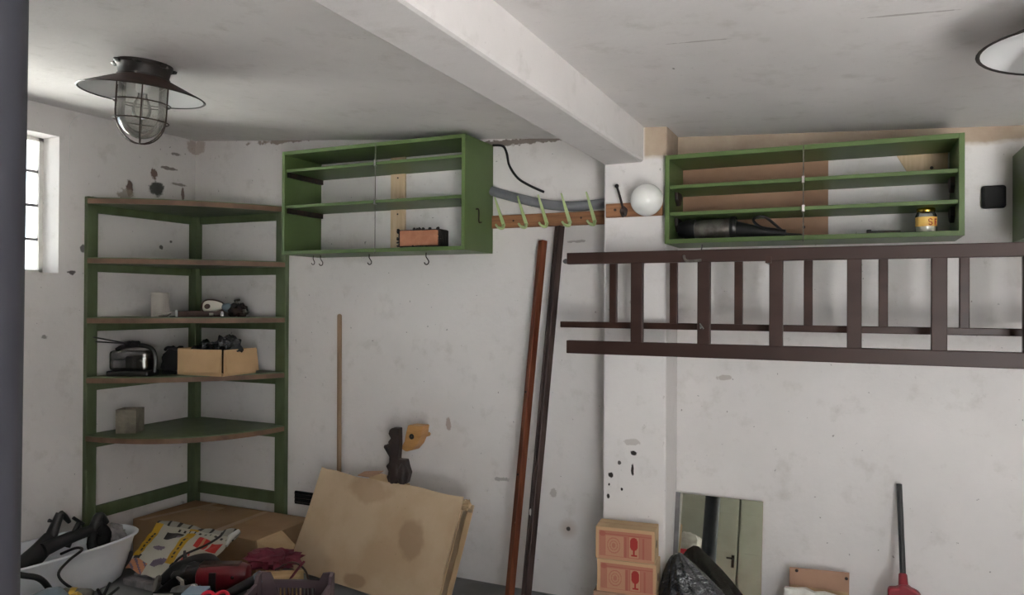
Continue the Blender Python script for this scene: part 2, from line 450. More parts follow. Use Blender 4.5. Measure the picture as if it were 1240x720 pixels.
def tag(o, label, cat, group=None):
    o['label'] = label; o['category'] = cat
    if group: o['group'] = group
    return o
def thing(name, label, cat, loc=(0, 0, 0), rot=(0, 0, 0), group=None):
    o = bpy.data.objects.new(name, None); o.empty_display_size = 0.1
    o.location = loc; o.rotation_euler = rot; COL.objects.link(o)
    return tag(o, label, cat, group)
def struct(o): o['kind'] = 'structure'; return o
def copy_tree(o, parent=None):
    c = o.copy(); COL.objects.link(c)
    if parent is not None: c.parent = parent
    for ch in list(o.children):
        if ch.name != c.name: copy_tree(ch, c)
    return c
def smoothpath(pts, k=6):
    pts = [Vector(p) for p in pts]; out = []
    n = len(pts)
    for i in range(n - 1):
        p0, p1, p2, p3 = pts[max(i - 1, 0)], pts[i], pts[i + 1], pts[min(i + 2, n - 1)]
        for j in range(k):
            t = j / k
            out.append(0.5 * ((2 * p1) + (p2 - p0) * t + (2 * p0 - 5 * p1 + 4 * p2 - p3) * t * t + (-p0 + 3 * p1 - 3 * p2 + p3) * t ** 3))
    out.append(pts[-1]); return out
def printed_sheet(name, fn_pos, fn_col, nu, nv, mat, parent=None, two_sided=0.0):
    """grid sheet whose printed design sits in a colour attribute"""
    vs = [fn_pos(i / nu, j / nv) for j in range(nv + 1) for i in range(nu + 1)]
    fs = []; cols = []
    for j in range(nv):
        for i in range(nu):
            a = j * (nu + 1) + i
            fs.append((a, a + 1, a + nu + 2, a + nu + 1)); cols.append(fn_col((i + 0.5) / nu, (j + 0.5) / nv))
    me = bpy.data.meshes.new(name); me.from_pydata([tuple(v) for v in vs], [], fs)
    at = me.color_attributes.new('print', 'FLOAT_COLOR', 'CORNER')
    for p, c in zip(me.polygons, cols):
        for li in p.loop_indices: at.data[li].color = c
    me.materials.append(MATS[mat])
    o = bpy.data.objects.new(name, me); COL.objects.link(o)
    if parent is not None: o.parent = parent
    if two_sided:
        md = o.modifiers.new('thickness', 'SOLIDIFY'); md.thickness = two_sided; md.offset = 0
    return o

# ------------------------------------------------------------------ room shell
XL, YB, XR = -3.928, 3.6, 3.4
def ceil_z(x): return 2.543 - 0.0791 * (x - XL) if x < -0.83 else 2.298 - 0.052 * (x + 0.83)
T = 0.27
struct(MB().box(XL - T, YF - T, -0.12, XR + T, YB + T, 0).build('floor', 'concrete_floor'))
yd = MB()      # sunlit concrete yard around the garage
for a in ((XR + T, -30, 30, 30), (XL - T, -30, XR + T, YF - T), (XL - T, YB + T, XR + T, 30)): yd.box(a[0], a[1], -0.30, a[2], a[3], -0.05)
struct(yd.build('yard', 'yard_concrete'))
struct(MB().box(-30, -30, -0.30, XL - T, 30, -0.05).build('gravel_yard', 'pale_gravel'))
c = MB()
xs = [XL - T, -0.83, XR + T]
c.prism([(xs[0], ceil_z(xs[0])), (xs[1], ceil_z(-0.83001)), (xs[2], ceil_z(xs[2])), (xs[2], 2.75), (xs[0], 2.75)],
        lambda x, z: (x, YF - T, z), lambda x, z: (x, YB + T, z))
struct(c.build('ceiling', 'plaster_ceiling'))
def wall_top(m, x0, y0, x1, y1, z0=0.0):
    """wall piece whose top follows the sloping ceiling"""
    a, b_ = ceil_z(x0) + 0.05, ceil_z(x1) + 0.05
    m.add([(x0, y0, z0), (x1, y0, z0), (x1, y1, z0), (x0, y1, z0), (x0, y0, a), (x1, y0, b_), (x1, y1, b_), (x0, y1, a)],
          [(0, 3, 2, 1), (4, 5, 6, 7), (0, 1, 5, 4), (1, 2, 6, 5), (2, 3, 7, 6), (3, 0, 4, 7)])
w = MB(); wall_top(w, XL, YB, -0.83, YB + T); wall_top(w, -0.83, YB, XR, YB + T)
struct(w.build('wall_back', 'plaster_back'))
w = MB()
w.box(XL - T, YF, 0, XL, YB, WZ0); w.box(XL - T, YF, WZ1, XL, YB, 2.60)
w.box(XL - T, YF, WZ0, XL, WY0, WZ1); w.box(XL - T, WY1, WZ0, XL, YB, WZ1)
struct(w.build('wall_left', 'plaster_left'))
struct(MB().box(XR, YF, 0, XR + T, YB, 2.12).build('wall_right', 'plaster_left'))
w = MB(); wall_top(w, XL, YF - T, -0.83, YF); wall_top(w, -0.83, YF - T, DX0, YF); wall_top(w, DX1, YF - T, XR, YF)
wall_top(w, DX0, YF - T, DX1, YF, DZ1)
struct(w.build('wall_front', 'plaster_front'))
struct(MB().box(-1.062, 3.36, 0, -0.768, YB, 2.33).build('pillar', 'plaster_pillar', bevel=0.008))
bmz = MB()
bmz.add([(-1.062, YF, 2.14), (-0.872, YF, 2.14), (-0.872, 3.36, 2.14), (-1.062, 3.36, 2.14),
         (-1.062, YF, 2.34), (-0.872, YF, 2.33), (-0.872, 3.36, 2.33), (-1.062, 3.36, 2.34)],
        [(0, 3, 2, 1), (4, 5, 6, 7), (0, 1, 5, 4), (1, 2, 6, 5), (2, 3, 7, 6), (3, 0, 4, 7)])
struct(bmz.build('ceiling_beam', 'plaster_beam', bevel=0.014))
# grey painted steel column that carries the beam beside the camera
colm = MB().lathe([(0.062, 0), (0.062, 2.145)], 32, caps=True)
cl = struct(colm.build('support_column', 'column_steel', smooth=True)); cl.location = (-0.996, 0.55, 0); cl.rotation_euler = (0, math.radians(0.55), 0)

# left window: deep reveal, metal muntins, single panes
win = bpy.data.objects.new('window_1', None); COL.objects.link(win); win['kind'] = 'structure'; win.location = (-4.08, 0, 0)
fr = MB(); e = 0.018
fr.box(-0.02, WY0, WZ0, 0.02, WY0 + 0.03, WZ1); fr.box(-0.02, WY1 - 0.022, WZ0, 0.02, WY1, WZ1)
fr.box(-0.02, WY0, WZ0, 0.02, WY1, WZ0 + 0.02); fr.box(-0.02, WY0, WZ1 - 0.02, 0.02, WY1, WZ1)
fr.build('window_frame', 'white_paint', win)
NC, NR = 3, 4
cw, rh = (WY1 - WY0) / NC, (WZ1 - WZ0) / NR
for i in range(1, NC): MB().box(-0.012, WY0 + i * cw - 0.009, WZ0, 0.012, WY0 + i * cw + 0.009, WZ1).build('muntin', 'frame_metal', win)
for j in range(1, NR): MB().box(-0.011, WY0, WZ0 + j * rh - 0.007, 0.011, WY1, WZ0 + j * rh + 0.007).build('muntin', 'frame_metal', win)
for i in range(NC):
    for j in range(NR):
        MB().box(-0.002, WY0 + i * cw, WZ0 + j * rh, 0.002, WY0 + (i + 1) * cw, WZ0 + (j + 1) * rh).build('pane', 'window_glass', win)

# grey double door in the front wall (seen in the mirror), one leaf swung out of the doorway
dr = bpy.data.objects.new('door_1', None); COL.objects.link(dr); dr['kind'] = 'structure'; dr.location = (0, YF, 0)
for x0, x1 in ((-2.35, -0.98), (-0.96, 0.35)):
    lf = MB().box(x0, 0.001, 0.01, x1, 0.045, 2.0).build('door_leaf', 'door_grey', dr, bevel=0.004)
    for k in range(5):
        z = 0.18 + k * 0.42
        MB().box(x0 + 0.06, 0.045, z, x1 - 0.06, 0.055, z + 0.03).build('door_rib', 'door_grey', lf)
hd = MB().box(-1.03, 0.045, 0.86, -1.0, 0.055, 0.99); hd.tube([(-1.015, 0.05, 0.95), (-1.015, 0.09, 0.95), (-1.08, 0.09, 0.95)], 0.009)
hd.build('door_handle', 'black_iron', dr)

# ------------------------------------------------------------------ corner shelf
cs = thing('corner_shelf', 'tall green corner shelf unit with five curved boards and worn brown edges', 'shelf', (XL, YB, 0))
# local coordinates: x to the right along the back wall, y negative towards the camera
MB().box(0.0, -0.777, 0, 0.03, -0.712, 2.08).build('post', 'green_dull', cs, bevel=0.004)
MB().box(0.0, -0.05, 0, 0.066, 0.0, 2.06).build('post', 'green_dull', cs, bevel=0.004)
MB().box(0.712, -0.035, 0, 0.789, 0.0, 2.06).build('post', 'green_dull', cs, bevel=0.004)
MB().box(0.0, -0.712, 0.257, 0.022, -0.05, 0.33).build('rail', 'green_dull', cs, bevel=0.003)
MB().box(0.066, -0.022, 0.257, 0.712, 0.0, 0.33).build('rail', 'green_dull', cs, bevel=0.003)
for zt, sag in ((2.072, 0.10), (1.738, 0.06), (1.402, 0.06), (1.068, 0.10), (0.744, 0.235)):
    A, B = Vector((0.03, -0.777, 0)), Vector((0.785, -0.036, 0))
    Cc = (A + B) / 2 + Vector((1, -1, 0)).normalized() * 2 * sag
    cur = [A * (1 - t) ** 2 + Cc * 2 * t * (1 - t) + B * t * t for t in [i / 20 for i in range(21)]]
    th = 0.034
    # board
    bd = MB(); ol = [(0.031, -0.0)] + [(p.x, p.y) for p in cur] + [(0.785, 0.0)]
    ol = [(0.0, 0.0), (0.0, -0.711), (0.031, -0.711)] + [(p.x, p.y) for p in cur] + [(0.711, -0.036), (0.711, 0.0)]
    bd.prism(ol, lambda x, y: (x, y, zt - th), lambda x, y: (x, y, zt))
    sh = bd.build('shelf_board', 'green_dull', cs)
    eb = MB(); rings = []
    for i, p in enumerate(cur):
        t = (cur[min(i + 1, 20)] - cur[max(i - 1, 0)]).normalized(); nrm = Vector((t.y, -t.x, 0))
        rings.append([p + nrm * q + Vector((0, 0, z)) for q, z in ((0.0, zt - th + 0.001), (0.004, zt - th + 0.001), (0.004, zt - 0.006), (0.0, zt - 0.006))])
    eb.loft(rings, True); eb.build('worn_edge', 'wood_edge', sh)
    MB().box(0.0, -0.711, zt - th - 0.045, 0.022, -0.051, zt - th).build('batten', 'green_dull', sh)
    MB().box(0.067, -0.022, zt - th - 0.045, 0.711, 0.0, zt - th).build('batten', 'green_dull', sh)

# things on the corner shelf
Z3, Z4, Z5 = 1.402, 1.068, 0.744
t = thing('perforated_cup', 'white perforated metal cup standing on the middle corner shelf board', 'cup', (-3.735, 3.17, Z3))
cup = MB(); NB, NH = 30, 14
MB().lathe([(0.0005, 0.0), (0.05, 0.0), (0.05, 0.008), (0.048, 0.008), (0.0005, 0.008)], 30).build('cup_bottom', 'cup_white', t, smooth=True)
cup.lathe([(0.048, 0.132), (0.0515, 0.132), (0.0515, 0.142), (0.048, 0.142), (0.048, 0.132)], 30)
cup.build('rim', 'cup_white', t, smooth=True)
mesh_wall = MB()
for j in range(NH + 1):
    z = 0.006 + 0.128 * j / NH
    mesh_wall.lathe([(0.0485, z - 0.0026), (0.0505, z - 0.0026), (0.0505, z + 0.0026), (0.0485, z + 0.0026), (0.0485, z - 0.0026)], NB)
for i in range(NB):
    a = 2 * PI * i / NB
    mesh_wall.bar((0.0495 * math.cos(a), 0.0495 * math.sin(a), 0.004), (0.0495 * math.cos(a), 0.0495 * math.sin(a), 0.136), 0.0055, 0.002, (math.cos(a), math.sin(a), 0))
mo = mesh_wall.build('perforated_wall', 'cup_white', t)
MB().lathe([(0.044, 0.009), (0.044, 0.13)], 24).build('liner', 'grey_cloth', t, smooth=True)

t = thing('tray', 'flat dark brown tray lying on the middle corner shelf board', 'tray', (-3.565, 3.34, Z3), (0, 0, 0.55))
tr = MB().box(-0.13, -0.075, 0.0, 0.13, 0.075, 0.008)
tr.box(-0.13, -0.075, 0.008, 0.13, -0.067, 0.034); tr.box(-0.13, 0.067, 0.008, 0.13, 0.075, 0.034)
tr.box(-0.13, -0.067, 0.008, -0.122, 0.067, 0.034); tr.box(0.122, -0.067, 0.008, 0.13, 0.067, 0.034)
tr.build('body', 'pot_brown', t, bevel=0.002)
MB().box(0.05, -0.078, 0.010, 0.075, -0.075, 0.024).build('catch', 'chrome', t)
MB().box(-0.140, -0.080, 0.0, -0.128, -0.068, 0.04).build('corner_clip', 'white_enamel', t)
MB().lathe([(0.012, 0), (0.014, 0.02), (0.010, 0.034)], 14, (0.128, -0.085, 0), caps=True).build('knob', 'chrome', t, smooth=True)

t = thing('soap_dish', 'small oval white dish with a dark rim tilted on the brown tray', 'dish', (-3.53, 3.36, Z3 + 0.012), (math.radians(62), 0, 0.62))
MB().prism([(0.075 * math.cos(a) + 0.012 * math.cos(2 * a), 0.05 * math.sin(a) + 0.05) for a in [2 * PI * i / 28 for i in range(28)]],
           lambda x, y: (x, y, 0), lambda x, y: (x * 0.96, y * 0.98 + 0.001, 0.014)).build('rim', 'pot_brown', t, smooth=True)
MB().prism([(0.064 * math.cos(a) + 0.012 * math.cos(2 * a), 0.041 * math.sin(a) + 0.05) for a in [2 * PI * i / 28 for i in range(28)]],
           lambda x, y: (x, y, 0.012), lambda x, y: (x * 0.9, y * 0.9 + 0.005, 0.02)).build('face', 'sugar_white', t, smooth=True)
MB().lathe([(0.017, 0.0), (0.017, 0.004), (0.008, 0.007)], 16, (-0.022, 0.045, 0.019), caps=True).build('boss', 'pot_brown', t, smooth=True)

t = thing('machine_part', 'small grey cast machine part beside the brown tray', 'machine part', (-3.375, 3.43, Z3))
bb = MB().blob((0, 0, 0.04), (0.06, 0.05, 0.045), 3, 0.55, 2.4, 18, 12, flat=0.0); bb.build('casting', 'black_iron', t, smooth=True)
MB().lathe([(0.026, 0), (0.028, 0.02), (0.018, 0.045), (0.01, 0.05)], 14, (-0.05, -0.02, 0.05), True, (-0.5, -0.8, 0.3)).build('nozzle', 'bluegrey', t, smooth=True)
MB().tube([(0.04, -0.01, 0.05), (0.075, -0.02, 0.02), (0.095, -0.02, 0.032)], [0.014, 0.01, 0.006]).build('lever', 'dull_steel', t, smooth=True)
MB().tube([(-0.01, 0, 0.07), (-0.02, -0.01, 0.098), (0.012, -0.01, 0.102)], [0.012, 0.01, 0.008]).build('spout', 'dull_steel', t, smooth=True)
t = thing('wire_clamp', 'thin pale wire clamp lying beside the perforated cup', 'clamp', (-3.655, 3.13, Z3))
MB().tube([(-0.07, -0.02, 0.004), (-0.02, 0.0, 0.014), (0.03, 0.02, 0.03), (0.05, 0.025, 0.036)], 0.004).build('wire', 'cup_white', t, smooth=True)
MB().tube([(-0.03, -0.01, 0.004), (0.02, 0.0, 0.006), (0.04, 0.01, 0.02)], 0.004).build('wire', 'dull_steel', t, smooth=True)

t = thing('storage_case', 'smoky see-through storage case with black handle on the corner shelf', 'case', (-3.76, 3.015, Z4), (0, 0, 0.42))
MB().box(-0.125, -0.07, 0.0, 0.115, 0.07, 0.03).build('base', 'black_plastic', t, bevel=0.008)
MB().box(-0.115, -0.062, 0.03, 0.10, 0.062, 0.145).build('lid', 'smoky_plastic', t, bevel=0.018)
for x in (-0.075, -0.005, 0.055): MB().box(x - 0.024, -0.045, 0.031, x + 0.024, 0.045, 0.115 - abs(x) * 0.3).build('cell', 'dull_steel', t, bevel=0.01)
MB().tube(smoothpath([(-0.10, 0, 0.145), (-0.06, 0, 0.165), (0.04, 0, 0.172), (0.105, 0, 0.15), (0.125, 0, 0.09), (0.118, 0, 0.02)]), 0.013).build('handle', 'black_plastic', t, smooth=True)
t = thing('antenna_rods', 'two thin black rods sticking out above the storage case', 'rods', (-3.80, 2.98, Z4 + 0.18))
MB().tube([(0.03, 0.02, 0.0), (0.0, -0.19, 0.047)], 0.004).build('rod', 'black_plastic', t)
MB().tube([(0.03, 0.03, 0.0), (0.005, -0.18, 0.022)], 0.004).build('rod', 'black_plastic', t)
MB().blob((0.03, 0.03, 0.0), (0.06, 0.035, 0.018), 5, 0.4, 2.5, 16, 10).build('base', 'black_rubber', t, smooth=True)

t = thing('black_pouch', 'black slumped tool pouch between the storage case and the cardboard box', 'pouch', (-3.66, 3.22, Z4), (0, 0, 0.4))
MB().blob((0, 0, 0.075), (0.085, 0.06, 0.085), 11, 0.3, 2.2, 22, 14, flat=0.0).build('bag_body', 'black_matte', t, smooth=True)
MB().tube(smoothpath([(-0.05, -0.03, 0.14), (-0.02, -0.05, 0.155), (0.04, -0.04, 0.14)]), 0.009).build('strap', 'black_rubber', t, smooth=True)
MB().box(-0.055, -0.066, 0.0, 0.05, -0.05, 0.02).build('sole', 'black_plastic', t, bevel=0.005)

bx0, by0, bw_, bd_, bh_ = -3.585, 3.165, 0.335, 0.275, 0.15
t = thing('cardboard_box', 'open tan cardboard box holding black plastic bags on the corner shelf', 'box', (bx0, by0, Z4), (0, 0, 0.05))
MB().box(0, 0, 0, bw_, bd_, 0.006).build('bottom_panel', 'card_tan', t)
MB().box(0, 0, 0.006, bw_ - 0.012, 0.005, bh_).build('side_panel', 'card_tan', t)
MB().box(0, bd_ - 0.005, 0.006, bw_, bd_, bh_ - 0.004).build('side_panel', 'card_tan', t)
MB().box(0, 0.005, 0.006, 0.005, bd_ - 0.005, bh_ + 0.004).build('side_panel', 'card_tan', t)
MB().box(bw_ - 0.005, 0.012, 0.006, bw_, bd_ - 0.005, bh_).build('side_panel', 'card_tan', t)
fl = MB().bar((0.17, -0.001, bh_), (0.172, -0.016, 0.02), 0.31, 0.004, (0, 1, 0.1)).build('flap', 'card_tan', t)
fl = MB().bar((bw_ + 0.001, 0.145, bh_), (bw_ + 0.02, 0.145, 0.015), 0.262, 0.004, (1, 0, 0.1)).build('flap', 'card_tan', t)
for k, (x, y, z, r, n_) in enumerate(((0.10, 0.12, 0.105, (0.09, 0.09, 0.085), 'duller lower'), (0.235, 0.14, 0.12, (0.09, 0.10, 0.10), 'taller shinier'))):
    o = MB().blob((0, 0, 0), r, 21 + k, 0.5, 3.0, 30, 18).build('plastic_bag', 'black_bag', None, smooth=True)
    o.location = (bx0 + x, by0 + y, Z4 + z)
    tag(o, '%s crumpled black plastic bag stuffed in the tan cardboard box' % n_, 'plastic bag', 'bags in the cardboard box')

t = thing('concrete_pot', 'small square grey concrete pot on the lowest corner shelf board', 'pot', (-3.775, 3.005, Z5), (0, 0, 0.5))
pm = MB(); q, h = 0.056, 0.135
for x0, y0, x1, y1 in ((-q, -q, q, -q + 0.012), (-q, q - 0.012, q, q), (-q, -q + 0.012, -q + 0.012, q - 0.012), (q - 0.012, -q + 0.012, q, q - 0.012)):
    pm.box(x0, y0, 0.0, x1, y1, h)
pm.box(-q + 0.012, -q + 0.012, 0, q - 0.012, q - 0.012, 0.012)
pm.build('pot_body', 'concrete_pot', t)
MB().box(-q + 0.012, -q + 0.012, 0.012, q - 0.012, q - 0.012, 0.118).build('soil', 'carved_dark', t)

# ------------------------------------------------------------------ ceiling lamps
def lamp(label, x, y):
    tilt = math.atan(0.0791 if x < -0.83 else 0.052)
    t = thing('ceiling_lamp', label, 'lamp', (x, y, ceil_z(x)), (0, tilt, 0), 'caged ceiling lamps')
    MB().lathe([(0.0, 0.0), (0.105, 0.0), (0.105, -0.012), (0.098, -0.018), (0.092, -0.05), (0.097, -0.052), (0.097, -0.06), (0.0, -0.06)], 32).build('ceiling_base', 'lamp_black', t, smooth=True)
    rng = random.Random(3)
    for k in range(7):
        a = k * 0.9 + rng.random() * 0.3
        MB().blob((0.10 * math.cos(a), 0.10 * math.sin(a), -0.010), (0.02, 0.02, 0.009), k, 0.5, 2.0, 8, 6).build('flaking_paint', 'lamp_black', t, smooth=True)
    s = MB().lathe([(0.09, -0.052), (0.10, -0.060), (0.228, -0.118), (0.232, -0.121), (0.230, -0.124), (0.224, -0.120)], 48).build('shade', 'shade_rust', t, smooth=True)
    MB().lathe([(0.086, -0.060), (0.098, -0.066), (0.225, -0.1205)], 48).build('shade_lining', 'white_enamel', s, smooth=True)
    MB().lathe([(0.2285, -0.1185), (0.2335, -0.1215), (0.2285, -0.1245), (0.2235, -0.1215), (0.2285, -0.1185)], 48).build('shade_rim', 'lamp_black', s, smooth=True)
    prof = [(0.088, -0.06)] + [(0.088, -0.06 - 0.02 * k) for k in range(1, 8)]
    for k in range(1, 10):
        a = PI / 2 * k / 9
        prof.append((max(0.088 * math.cos(a), 0.001), -0.20 - 0.095 * math.sin(a)))
    MB().lathe(prof, 40).build('glass_jar', 'lamp_glass', t, smooth=True)
    MB().lathe([(0.001, -0.06), (0.026, -0.06), (0.026, -0.10), (0.018, -0.115)], 20).build('socket', 'white_enamel', t, smooth=True)
    bp = [(0.017, -0.113), (0.018, -0.13), (0.030, -0.155), (0.036, -0.18), (0.033, -0.20), (0.022, -0.215), (0.001, -0.221)]
    MB().lathe(bp, 24).build('bulb', 'bulb_glass', t, smooth=True)
    cg = MB(); R_ = 0.104
    for k in range(3):
        a = PI / 3 * k + 0.35
        pts = [(R_, -0.085), (R_, -0.20)] + [(R_ * math.cos(b_), -0.20 - 0.115 * math.sin(b_)) for b_ in [PI / 2 * i / 8 for i in range(1, 9)]]
        full = pts + [(-p, z) for p, z in reversed(pts[:-1])]
        MB().tube([(p * math.cos(a), p * math.sin(a), z) for p, z in full], 0.0028, 6).build('cage_wire', 'cage_wire', t, smooth=True)
    for z, r in ((-0.155, R_), (-0.225, R_ * 0.975)):
        MB().tube([((r) * math.cos(2 * PI * i / 36), (r) * math.sin(2 * PI * i / 36), z) for i in range(37)], 0.0026, 6, False).build('cage_ring', 'cage_wire', t, smooth=True)
    return t
lamp('caged ceiling lamp with rusty enamel shade above the corner shelf side', -2.56, 2.09)
lamp('caged ceiling lamp with rusty shade on the ladder side of the beam', 0.515, 2.17)

# ------------------------------------------------------------------ wall cabinets
def hook_mesh(s=1.0):
    pts = [(0, 0, 0.012), (0, 0, -0.012), (0, 0.002, -0.02), (0.006, 0.004, -0.03), (0.012, 0.005, -0.042), (0.008, 0.005, -0.054), (-0.003, 0.005, -0.056), (-0.01, 0.005, -0.046)]
    return MB().tube(smoothpath([(x * s, y * s, z * s) for x, y, z in pts], 4), 0.0028 * s, 6)
def cabinet(label, x0, x1, yf, z0, z1, shelves, rod_x, cleat=False):
    W, D, H = x1 - x0, YB - yf, z1 - z0; th = 0.02
    t = thing('wall_cabinet', label, 'cabinet', (x0, YB, z0), group='green wall cabinets')
    MB().box(0, -D, 0, th, -0.001, H).build('side_panel', 'green_gloss', t, bevel=0.0015)
    MB().box(W - th, -D, 0, W, -0.001, H).build('side_panel', 'green_gloss', t, bevel=0.0015)
    MB().box(th, -D, 0, W - th, -0.001, th).build('bottom_panel', 'green_gloss', t, bevel=0.0015)
    MB().box(th, -D, H - th, W - th, -0.001, H).build('top_panel', 'green_gloss', t, bevel=0.0015)
    for sz in shelves:
        z = sz - z0
        sh = MB().box(th, -D + 0.012, z - 0.016, W - th, -0.001, z).build('shelf', 'green_gloss', t, bevel=0.0015)
        for x in (th, W - th):
            sg = 1 if x == th else -1
            if cleat:
                MB().box(min(x, x + sg * 0.014), -D + 0.02, z - 0.044, max(x, x + sg * 0.014), -0.002, z - 0.016).build('cleat', 'black_iron', sh)
                continue
            MB().prism([(-0.04, 0), (0.045, 0), (0.05, -0.022), (0.025, -0.055), (-0.01, -0.062), (-0.04, -0.035)],
                       lambda a, b_: (x, -D / 2 + a, z - 0.016 + b_), lambda a, b_: (x + sg * 0.016, -D / 2 + a, z - 0.016 + b_)).build('bracket', 'black_iron', sh, bevel=0.003)
    if rod_x is not None:
        r = MB().tube([(rod_x - x0, -D - 0.004, -0.006), (rod_x - x0, -D - 0.004, H - 0.004)], 0.0022, 6).build('support_rod', 'dull_steel', t)
        for sz in shelves:
            MB().box(rod_x - x0 - 0.006, -D - 0.012, sz - z0 - 0.026, rod_x - x0 + 0.006, -D + 0.004, sz - z0 + 0.004).build('rod_clip', 'chrome', r, bevel=0.002)
    return t
cl1 = cabinet('green open wall cabinet with a brick inside and hooks underneath', -2.918, -1.756, 3.28, 1.758, 2.335, (2.236, 2.034), -2.287, True)
bt = MB().box(0.522, -0.016, 0.02, 0.616, -0.002, 0.557).build('back_batten', 'wood_pale', cl1)
for z in (0.10, 0.235, 0.32, 0.44): MB().lathe([(0.005, 0), (0.005, -0.003), (0.0005, -0.004)], 8, (0.57, -0.016, z), ax=(0, 1, 0)).build('nail', 'black_iron', bt)
for x, s in ((0.117, 0.9), (0.168, 1.0), (0.50, 1.0), (0.862, 1.1)):
    h = hook_mesh(s).build('cup_hook', 'black_iron', cl1, smooth=True, loc=(x, -0.19, 0.0)); h.rotation_euler = (0, 0, 0.3 if x > 0.15 else 1.2)
MB().tube(smoothpath([(1.163, -0.20, 0.215), (1.178, -0.20, 0.21), (1.180, -0.20, 0.15), (1.186, -0.185, 0.148)], 4), 0.004, 6).build('side_hook', 'black_iron', cl1, smooth=True)
cr1 = cabinet('green open wall cabinet holding a gold-lidded jar and a black power tool', -0.763, 0.384, 3.30, 1.761, 2.153, (2.02, 1.901), -0.189)
MB().box(0.021, -0.012, 0.021, 0.66, -0.002, 0.371).build('back_panel', 'hardboard', cr1)
MB().add([(0.98, -0.008, 0.28), (1.12, -0.008, 0.28), (1.12, -0.008, 0.371), (0.93, -0.008, 0.371), (0.98, -0.002, 0.28), (1.12, -0.002, 0.28), (1.12, -0.002, 0.371), (0.93, -0.002, 0.371)],
         [(0, 1, 2, 3), (7, 6, 5, 4), (0, 4, 5, 1), (1, 5, 6, 2), (2, 6, 7, 3), (3, 7, 4, 0)]).build('back_patch', 'wood_pale', cr1)
for x, z in ((0.09, 0.29), (1.06, 0.31), (0.56, 0.08)): MB().lathe([(0.007, 0), (0.007, -0.004), (0.0005, -0.006)], 8, (x, -0.012, z), ax=(0, 1, 0)).build('nail', 'black_iron', cr1)
h = hook_mesh(1.0).build('cup_hook', 'grey_metal', cr1, smooth=True, loc=(0.145, -0.20, 0.0)); h.rotation_euler = (0, 0, 1.3)
cr2 = cabinet('green wall cabinet beyond the black wall box, only its end showing', 0.585, 1.73, 3.30, 1.75, 2.10, (1.95,), None)

# brick in the left cabinet
t = thing('old_brick', 'clay brick with tarry black edges inside the green cabinet', 'brick', (-2.06, 3.345, 1.778), (0, 0, 0.06))
MB().box(-0.125, -0.001, 0.006, 0.125, 0.10, 0.098).build('brick_body', 'tar_black', t, bevel=0.008)
MB().box(-0.112, -0.006, 0.012, 0.112, 0.004, 0.092).build('clay_face', 'brick_clay', t, bevel=0.003)
rng = random.Random(2)
for k in range(26):
    side = k % 4; f = rng.random()
    x, z = {0: (-0.12 + 0.24 * f, 0.098), 1: (-0.12 + 0.24 * f, 0.007), 2: (-0.122, 0.01 + 0.09 * f), 3: (0.12, 0.01 + 0.09 * f)}[side]
    MB().blob((x, 0.0, max(z, 0.008)), (0.010, 0.008, 0.006 + 0.004 * rng.random()), k, 0.5, 2, 8, 6).build('tar_drip', 'tar_black', t, smooth=True)

# right cabinet contents
t = thing('honey_jar', 'small glass jar with gold lid and yellow label in the cabinet', 'jar', (0.262, 3.40, 1.781))
MB().lathe([(0.001, 0.0), (0.036, 0.0), (0.039, 0.006), (0.039, 0.068), (0.034, 0.080), (0.031, 0.088)], 28).build('glass', 'jar_glass', t, smooth=True)
MB().lathe([(0.001, 0.002), (0.036, 0.002), (0.037, 0.026), (0.001, 0.026)], 24).build('contents', 'sugar_white', t, smooth=True)
MB().lathe([(0.0325, 0.084), (0.0335, 0.086), (0.0335, 0.097), (0.031, 0.100), (0.001, 0.100)], 28).build('lid', 'gold_lid', t, smooth=True)
lb = MB().loft([[(0.0395 * math.cos(a), 0.0395 * math.sin(a), z) for a in [PI * 1.08 + PI * 0.9 * i / 20 for i in range(21)]] for z in (0.026, 0.064)], False, False).build('label', 'label_yellow', t, smooth=True)
def glyph(strokes, a0, zc, h, wd, parent, mat):
    m = MB()
    for s in strokes:
        m.tube([(0.0402 * math.sin(a0 + u * wd), -0.0402 * math.cos(a0 + u * wd), zc + v * h) for u, v in s], 0.0020, 5)
    return m.build('label_letter', mat, parent)
Sst = [[(0.9, 0.8), (0.5, 1.0), (0.1, 0.8), (0.2, 0.55), (0.8, 0.42), (0.9, 0.2), (0.5, 0.0), (0.1, 0.2)]]
glyph(Sst, 0.12, 0.030, 0.026, 0.42, lb, 'label_red')
glyph([[(0.1, 0.0), (0.1, 1.0)], [(0.1, 0.9), (0.8, 0.9)], [(0.1, 0.5), (0.7, 0.5)]], 0.78, 0.030, 0.026, 0.3, lb, 'label_red')

t = thing('angle_grinder', 'old black power tool with metal motor housing lying in the cabinet', 'power tool', (-0.60, 3.42, 1.781))
MB().lathe([(0.001, -0.10), (0.036, -0.095), (0.046, -0.06), (0.046, 0.06), (0.04, 0.09), (0.001, 0.095)], 22, (0.04, 0, 0.048), ax=(1, 0, 0.0)).build('motor_housing', 'dull_steel', t, smooth=True)
MB().lathe([(0.001, -0.05), (0.03, -0.045), (0.048, 0.0), (0.046, 0.03), (0.001, 0.03)], 22, (-0.08, 0, 0.05), ax=(1, 0, 0)).build('gear_head', 'black_plastic', t, smooth=True)
MB().lathe([(0.048, -0.012), (0.051, -0.008), (0.051, 0.01), (0.048, 0.014)], 22, (0.115, 0, 0.051), ax=(1, 0, 0)).build('collar', 'black_plastic', t, smooth=True)
MB().tube([(0.12, 0, 0.045), (0.18, -0.01, 0.035), (0.25, -0.02, 0.025), (0.335, -0.025, 0.018)], [0.038, 0.03, 0.024, 0.016], 14).build('handle', 'black_plastic', t, smooth=True)
